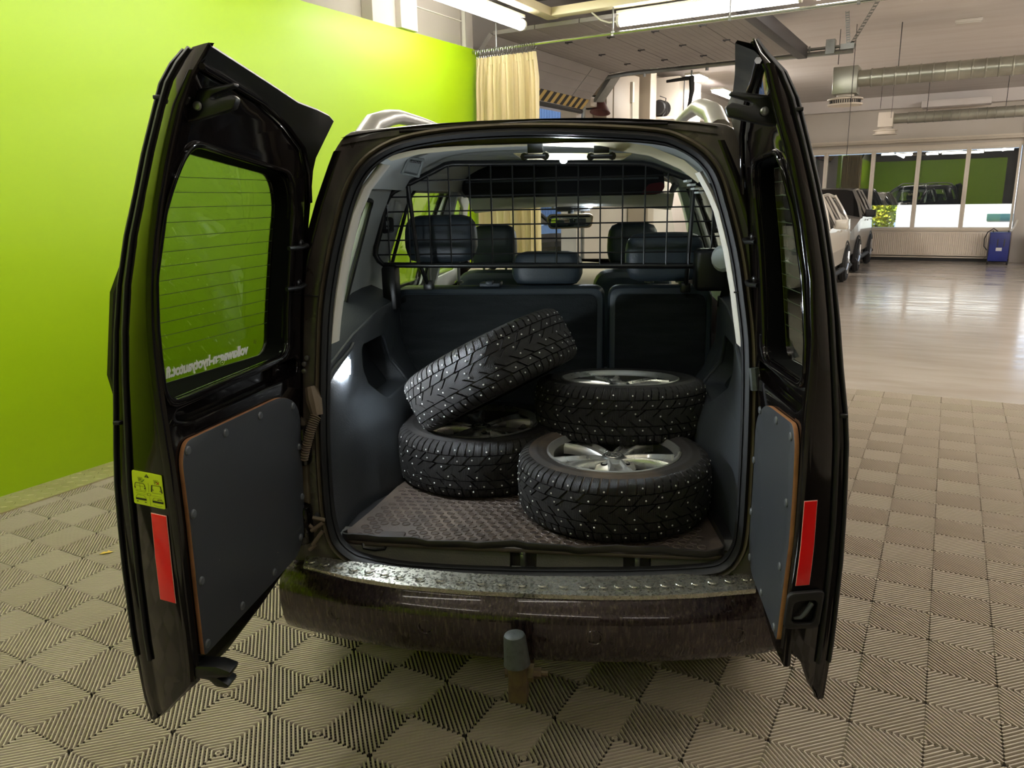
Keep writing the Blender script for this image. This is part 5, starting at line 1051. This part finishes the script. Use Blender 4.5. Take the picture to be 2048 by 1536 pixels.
        pg_(ink, [(.07, .47), (.11, .48), (.11, .52), (.07, .51)]); pg_(ink, [(.38, .48), (.43, .46), (.43, .5), (.39, .51)])
        pg_(ink, [(.63, .34), (.67, .335), (.64, .54), (.60, .55)]); pg_(ink, [(.91, .325), (.94, .33), (.98, .53), (.94, .53)]); ln(ink, [(.63, .345), (.94, .33)], .007); ln(ink, [(.64, .46), (.69, .47), (.67, .51)], .008); ln(ink, [(.95, .46), (.89, .47), (.92, .51)], .008); ln(inkg, [(.63, .57), (.95, .56)], .01)
        for x0, m in ((.08, ink), (.62, ink)):
            ln(inkg, [(x0, .8), (x0 + .06, .71), (x0 + .28, .7), (x0 + .34, .79)], .008); pg_(m, [(x0, .8), (x0 + .35, .79), (x0 + .345, .85), (x0, .86)])
        ln(ink, [(.1, .91), (.16, .91)], .015); ln(ink, [(.36, .9), (.42, .9)], .015); ln(inkg, [(.64, .93), (.78, .95), (.92, .92)], .008); ln(ink, [(.78, .765), (.86, .74), (.92, .76)], .012)
        for m, mm_, n_ in ((ink, M_ink, 'label_print'), (inkg, M_inkg, 'label_drawing'), (red, M_inkr, 'label_cross'), (grn, M_tick, 'label_tick')): sub(m, n_, mm_, 0)
        # mirrored lettering on the outer side of the glass, read from behind the van
        bm = text_mesh('volkswagen-hyotyautot.fi', .036, .0016); xs = [v.co.x for v in bm.verts]; x1 = max(xs)
        s0, s1 = .29, .775
        sub(MB().bm(bm, 0, lambda c_: dout(d, lerp(s0, s1, c_.x / x1), 1.166 + c_.y * 1.0, .0125 + c_.z)), 'lettering', M_lett, 0)
        bm = text_mesh('Aii', .02, .0); sub(MB().bm(bm, 0, lambda c_: dout(d, .25 - c_.x / .66 * .6, 1.185 + c_.y, .0125)), 'glass_mark', M_ink, 0)
    o = MB()
    for i in range(13):
        z = 1.235 + i * .032; xs_ = []
        for a, b in zip(win, win[1:] + win[:1]):
            if (a[1] - z) * (b[1] - z) < 0: xs_.append(a[0] + (b[0] - a[0]) * (z - a[1]) / (b[1] - a[1]))
        if len(xs_) > 1:
            a, b = min(xs_), max(xs_); o.tube([fo_(lerp(a, b, t), z, .011) for t in (0, .33, .66, 1)], .0007, 4)
    sub(o, 'heater_wire', M_heat, 0)['kind'] = 'stuff'
    if L: sub(MB().tube([dout(d, .97, 1.16, -.002), dout(d, .96, 1.2, -.022), dout(d, .96, 1.38, -.022), dout(d, .97, 1.43, -.002)], .014, 8), 'outer_handle', M_black)
    else:
        hb = rnd([(-.10 * Tw, .605), (.62 * Tw, .600), (.66 * Tw, .694), (-.10 * Tw, .694)], .014); hh = rnd([(.05 * Tw, .618), (.50 * Tw, .614), (.52 * Tw, .672), (.05 * Tw, .672)], .012)
        sub(MB().bm(plate(hb, [hh], .016, .005, ef)), 'pull_handle_bezel', M_rub)
        sub(MB().bm(plate(hh, (), .003, .001, ef)), 'handle_recess', M_black)
        sub(MB().tube([ef(.10 * Tw, .628, .008), ef(.22 * Tw, .632, .014), ef(.32 * Tw, .646, .014), ef(.42 * Tw, .664, .01)], [.003, .0045, .005, .006], 8), 'release_lever', M_plas)
    sub(MB().grid([[tz(d['H'], z) - dn(d, z) * q + Vector((0, .004, 0)) for q in (-.002, .02, .045, .06)] for z in (.55, .7, .9, 1.1, 1.3, 1.5, 1.65, 1.76)]), 'hinge_face', M_paintin, 50)
    return door
make_door('L', 'left_rear_door'); make_door('R', 'right_rear_door')
# ------------------------------------------------------------------ rubber cargo mat
M_mat = mat('dusty_rubber_mat', srgb(72, 62, 54), 0.6, var=(9, srgb(104, 90, 78), 0.8, (1, 1, 1), .4, .75), bump=(120, .15))
M_dimp = mat('mat_dimple_rubber', srgb(52, 43, 37), 0.5, var=(12, srgb(76, 64, 54), 0.7))
M_lip = mat('mat_lip_rubber', srgb(40, 38, 36), 0.42, var=(12, srgb(70, 64, 58), .5))
mt_ = thing('cargo_mat', 'dusty black rubber mat with round dimples on the load floor under the wheels', 'mat', (-.23, 2.6, .535))
ed = [(-.822, 2.13), (-.79, 2.10), (-.70, 2.088), (-.55, 2.082), (-.40, 2.080), (-.25, 2.078), (-.1, 2.076), (.05, 2.074), (.18, 2.074), (.30, 2.078), (.335, 2.09), (.345, 2.14), (.325, 2.35), (.30, 2.6), (.30, 3.2), (-.74, 3.2), (-.752, 2.6), (-.785, 2.34)]
MB().bm(plate(rnd(ed, .02), (), .012, .003, lambda x, y, z: (x, y, .538 + z))).build('mat_sheet', M_mat, mt_)
pth = [Vector((x, y, .568 + .005 * math.sin(x * 17) + .004 * math.sin(x * 41 + 1))) for x, y in rnd(ed[:14] , .02)]
o = MB(); inn = []
rows = [[p + Vector((0, 0, -.018)) for p in pth], [p + Vector((0, -.006, -.004)) for p in pth], [p + Vector((0, -.004, .004)) for p in pth], [p + Vector((.0, .004, .004)) for p in pth], [p + Vector((.0, .007, -.018)) for p in pth]]
o.grid(rows); o.build('raised_lip', M_lip, mt_, 'W', 70)
o = MB(); rg = random.Random(5)
for j in range(30):
    y = 2.135 + j * .031
    for i in range(33):
        x = -.80 + i * .036 + (j % 2) * .018
        lim = itp(y, [2.1, 2.34, 2.6], [-.79, -.755, -.72])
        if x < lim or x > .29 or (abs(x + .66) < .05 and y < 2.2): continue
        o.lathe([(.0105, .5505), (.0125, .553), (.0145, .5505)], 10, Matrix.Translation((x, y, 0)), 0).disc((x, y, .5512), .0105, 10, (0, 0, 1), 1)
r = o.build('mat_dimples', [M_mat, M_dimp], mt_, 'W', 0); r['kind'] = 'stuff'
MB().bm(plate(rnd([(-.70, 2.115), (-.62, 2.115), (-.62, 2.165), (-.70, 2.165)], .015), (), .004, .001, lambda x, y, z: (x, y, .5505 + z))).build('blank_pad', M_dimp, mt_)
# ------------------------------------------------------------------ four studded winter wheels
def tread_material(name, col):
    m = mat(name, col, .55, bump=None); nt = m.node_tree; b = nt.nodes['Principled BSDF']
    uv = nt.nodes.new('ShaderNodeUVMap'); wv = nt.nodes.new('ShaderNodeTexWave'); wv.wave_type = 'BANDS'; wv.bands_direction = 'X'
    wv.inputs['Scale'].default_value = 105; wv.inputs['Distortion'].default_value = 1.2; wv.inputs['Detail'].default_value = 1; wv.inputs['Detail Scale'].default_value = .7
    bp = nt.nodes.new('ShaderNodeBump'); bp.inputs['Strength'].default_value = 1.0; bp.inputs['Distance'].default_value = .003
    nt.links.new(uv.outputs[0], wv.inputs['Vector']); nt.links.new(wv.outputs['Fac'], bp.inputs['Height']); nt.links.new(bp.outputs[0], b.inputs['Normal']); return m
M_tread2 = tread_material('worn_tread_rubber', srgb(48, 46, 45))
M_side = mat('tyre_sidewall_rubber', srgb(44, 42, 41), 0.55, var=(7, srgb(66, 60, 54), .5, (1, 1, 1), .5, .8))
M_side2 = mat('muddy_sidewall_rubber', srgb(48, 44, 41), 0.6, var=(5, srgb(112, 94, 74), .6, (1, 1, 1), .5, .7))
M_alloy = mat('polished_alloy', srgb(222, 220, 212), 0.3, metal=.85, rvar=(9, .22, .42)); M_alloyb = mat('matt_barrel_alloy', srgb(120, 120, 116), 0.4, metal=.8)
M_stud = mat('stud_steel', srgb(226, 226, 222), 0.35, metal=.35)
RT = .316
def rprof(z):
    a = abs(z); return itp(a, [0, .05, .075, .088, .097, .102], [RT, RT - .0015, RT - .006, RT - .013, RT - .026, RT - .042])
wh = thing('alloy_wheel', 'front right studded wheel lying flat on the mat with its silver spokes and cap exposed', 'wheel', (0, 0, 0))
ORG['alloy_wheel'] = np.zeros(3)
prof_t = [(.212, -.088), (.222, -.097), (.245, -.101), (.275, -.099), (.292, -.09), (.300, -.07), (.3045, -.03), (.3045, .03), (.300, .07), (.292, .09), (.283, .097), (.275, .099), (.262, .1005), (.258, .1025), (.25, .1025), (.246, .1005), (.235, .1), (.222, .097), (.212, .088)]
ty = MB().lathe(prof_t, 72).build('tyre', M_side, wh, 'W', 60)
o = MB(); uvs = []; NP = 50; st_pos = []
blocks = [(-.004, .027, 1.25, .0), (.0305, .058, .95, .42), (.0615, .0985, .2, .62)]
for sgn in (1, -1):
  for bi, (za, zb, skew, ph) in enumerate(blocks):
        NP = 70 if bi == 2 else 35
        for k in range(NP):
            ang0 = 2 * math.pi * (k + (.5 if sgn < 0 else 0) + ph) / NP; wid = 2 * math.pi / NP * (.80 if bi == 2 else .86)
            nz = 5 if bi == 2 else 3; rows = []; zl = [lerp(za, zb, i / (nz - 1)) for i in range(nz)]
            def pt(i, j, dr):
                z = zl[i]; jog = (.16 * (2 * math.pi / NP) if (bi < 2 and j == 1) else 0) * (1 if i == 1 else 0)
                a = ang0 + wid * (j / 2 - .5) + skew * (z - za) / RT * 1.0 + jog; r = rprof(z) - dr
                return (r * math.cos(a), r * math.sin(a), z * sgn), (a * RT, z)
            base = len(o.v); ring_ = []
            for i in range(nz):
                for j in range(3):
                    p, u = pt(i, j, 0); o.v.append(p); uvs.append(u)
            for i in range(nz - 1):
                for j in range(2):
                    q = (base + i * 3 + j, base + i * 3 + j + 1, base + (i + 1) * 3 + j + 1, base + (i + 1) * 3 + j)
                    o.f.append(q if sgn > 0 else q[::-1]); o.m.append(0)
            per = [(0, 0), (0, 1), (0, 2)] + [(i, 2) for i in range(1, nz)] + [(nz - 1, 1), (nz - 1, 0)] + [(i, 0) for i in range(nz - 2, 0, -1)]
            b2 = len(o.v)
            for i, j in per:
                p, u = pt(i, j, .012); o.v.append(p); uvs.append(u)
            for q in range(len(per)):
                i, j = per[q]; i2, j2 = per[(q + 1) % len(per)]
                f = (base + i * 3 + j, b2 + q, b2 + (q + 1) % len(per), base + i2 * 3 + j2); o.f.append(f if sgn > 0 else f[::-1]); o.m.append(0)
            if (bi == 1) or (bi == 2 and k % 2 == 0) or (bi == 0 and k % 2 == 0):
                z = lerp(za, zb if bi < 2 else .085, rg.uniform(.25, .75)); st_pos.append((ang0 + wid * rg.uniform(-.25, .25) + skew * (z - za) / RT, z * sgn))
tr_ = o.build('tread', M_tread2, ty, 'W', 40); tr_['kind'] = 'stuff'
ul = tr_.data.uv_layers.new(name='uv')
for lp in tr_.data.loops: ul.data[lp.index].uv = uvs[lp.vertex_index]
o = MB()
for a, z in st_pos:
    r = rprof(z); c = Vector((r * math.cos(a), r * math.sin(a), z)); n = Vector((math.cos(a), math.sin(a), .6 * z / .1 if abs(z) > .07 else 0)).normalized()
    o.disc(c, .0031, 7, n, 0, .0018)
r = o.build('studs', M_stud, ty, 'W', 0); r['kind'] = 'stuff'
rim = MB().lathe([(.212, .086), (.219, .092), (.219, .098), (.213, .100), (.207, .095), (.204, .088), (.196, .080)], 72).build('rim', M_alloy, wh, 'W', 40)
MB().lathe([(.1965, .081), (.194, .04), (.186, .0), (.182, -.07), (.2, -.085), (.212, -.088)], 60).build('rim_barrel', mat('dark_barrel_alloy', srgb(66, 66, 64), .4, metal=.7), rim, 'W', 40)
MB().lathe([(.181, -.06), (.12, -.05), (.05, -.02), (.001, -.02)], 40).build('hub_back', M_black, rim)
for k in range(5):
    a = 2 * math.pi * k / 5 + .3; rows = []
    for i in range(10):
        t = i / 9; r = lerp(.030, .199, t); wd = lerp(.026, .034, t) + .030 * max(0, t - .45) ** 1.5 * 2.2; zc = .083 + .004 * math.sin(t * 3.1) - .012 * (1 - t) ** 2 - .006 * t
        row = []
        for q, dz in ((-1.0, -.032), (-.97, -.006), (-.82, .003), (-.62, .002), (-.45, -.007), (0, -.009), (.45, -.007), (.62, .002), (.82, .003), (.97, -.006), (1.0, -.032)):
            v = Vector((r, q * wd, zc + dz * (1.0 if t > .1 else .7))); row.append(Matrix.Rotation(a, 4, 'Z') @ v)
        rows.append(row)
    MB().grid(rows, flip=True).build('spoke', M_alloy, rim, 'W', 50)
for k in range(5):
    a = 2 * math.pi * k / 5 + .3 + math.pi / 5; c = Vector((.062 * math.cos(a), .062 * math.sin(a), .066))
    MB().lathe([(.012, -.03), (.012, .002), (.009, .003), (.008, -.006), (.001, -.006)], 12, Matrix.Translation(c)).build('lug_hole', M_black, rim)
MB().lathe([(.085, .045), (.078, .062), (.045, .071), (.038, .074)], 40).build('hub', M_alloy, rim, 'W', 60)
cp = MB().lathe([(.038, .072), (.034, .078), (.030, .0785), (.029, .076), (.001, .0775)], 32).build('centre_cap', M_alloyb, rim, 'W', 40)
em = MB(); 
for P_ in ([(-.014, .019), (-.005, .002), (.0, .010), (.005, .002), (.014, .019)], [(-.022, .010), (-.011, -.019), (.0, -.002), (.011, -.019), (.022, .010)]): em.tube([(a, b, .0785) for a, b in P_], .0016, 5)
em.tube([(.026 * math.cos(a), .026 * math.sin(a), .0785) for a in np.linspace(0, 2 * math.pi, 25)[:-1]], .0016, 5, closed=True); em.build('emblem', M_alloy, rim)
def place(o, c, n, spin):
    q = Vector(n).normalized().to_track_quat('Z', 'Y').to_matrix().to_4x4(); o.matrix_world = Matrix.Translation(c) @ q @ Matrix.Rotation(spin, 4, 'Z')
wh['group'] = 'studded winter wheels in the load space'
w2 = dup(wh); w2['label'] = 'upper right studded wheel lying tilted on top of the front right wheel'
w3 = dup(wh); w3['label'] = 'rear left studded wheel lying flat on the mat beneath the leaning wheel'
w4 = dup(wh); w4['label'] = 'leaning studded wheel propped slantwise on the other wheels, tread towards the viewer'
place(wh, (.020, 2.421, .655), (0, 0, 1), .15); place(w2, (.043, 2.806, .806), (0, .10, 1), .9); place(w3, (-.474, 2.737, .655), (0, 0, 1), -.25)
place(w4, (-.421, 2.68, .958), (-.475, .18, .875), .4)
for c in list(wh.children):
    if c.name.startswith('tyre'): c.data = c.data.copy(); c.data.materials.clear(); c.data.materials.append(M_side2)
# ------------------------------------------------------------------ fallen leaves
def leaf(p, rz, m, label, s=.02):
    o = MB(); C = Vector(p); R_ = Matrix.Rotation(rz, 3, 'Z')
    pts = [(-1.2, 0, 0), (-.4, .5, .25), (.1, .25, .1), (.3, .7, .3), (.8, .15, .1), (1.2, 0, .2), (.7, -.3, .1), (.2, -.65, .3), (0, -.25, .1), (-.5, -.45, .2)]
    o.add([C + R_ @ Vector((a * s, b * s, c_ * s * .6 + .001)) for a, b, c_ in pts], [tuple(range(len(pts)))]); tag(o.build('fallen_leaf', m, None, 'W', 0), label, 'leaf')
p = at_z(213, 1106, .0015); leaf(p, .6, M_leafy, 'small dry yellow leaf on the floor tiles left of the open left door', .026)
p = at_z(630, 1104, .515); leaf(p, .2, M_leafb, 'orange brown leaf at the left end of the aluminium bumper plate', .022)
for o_ in list(bpy.data.objects):
    if o_.type == 'MESH' and len(o_.data.materials) == 0: print('no material', o_.name)
print('objects', len(bpy.data.objects), 'polys', sum(len(m.polygons) for m in bpy.data.meshes))
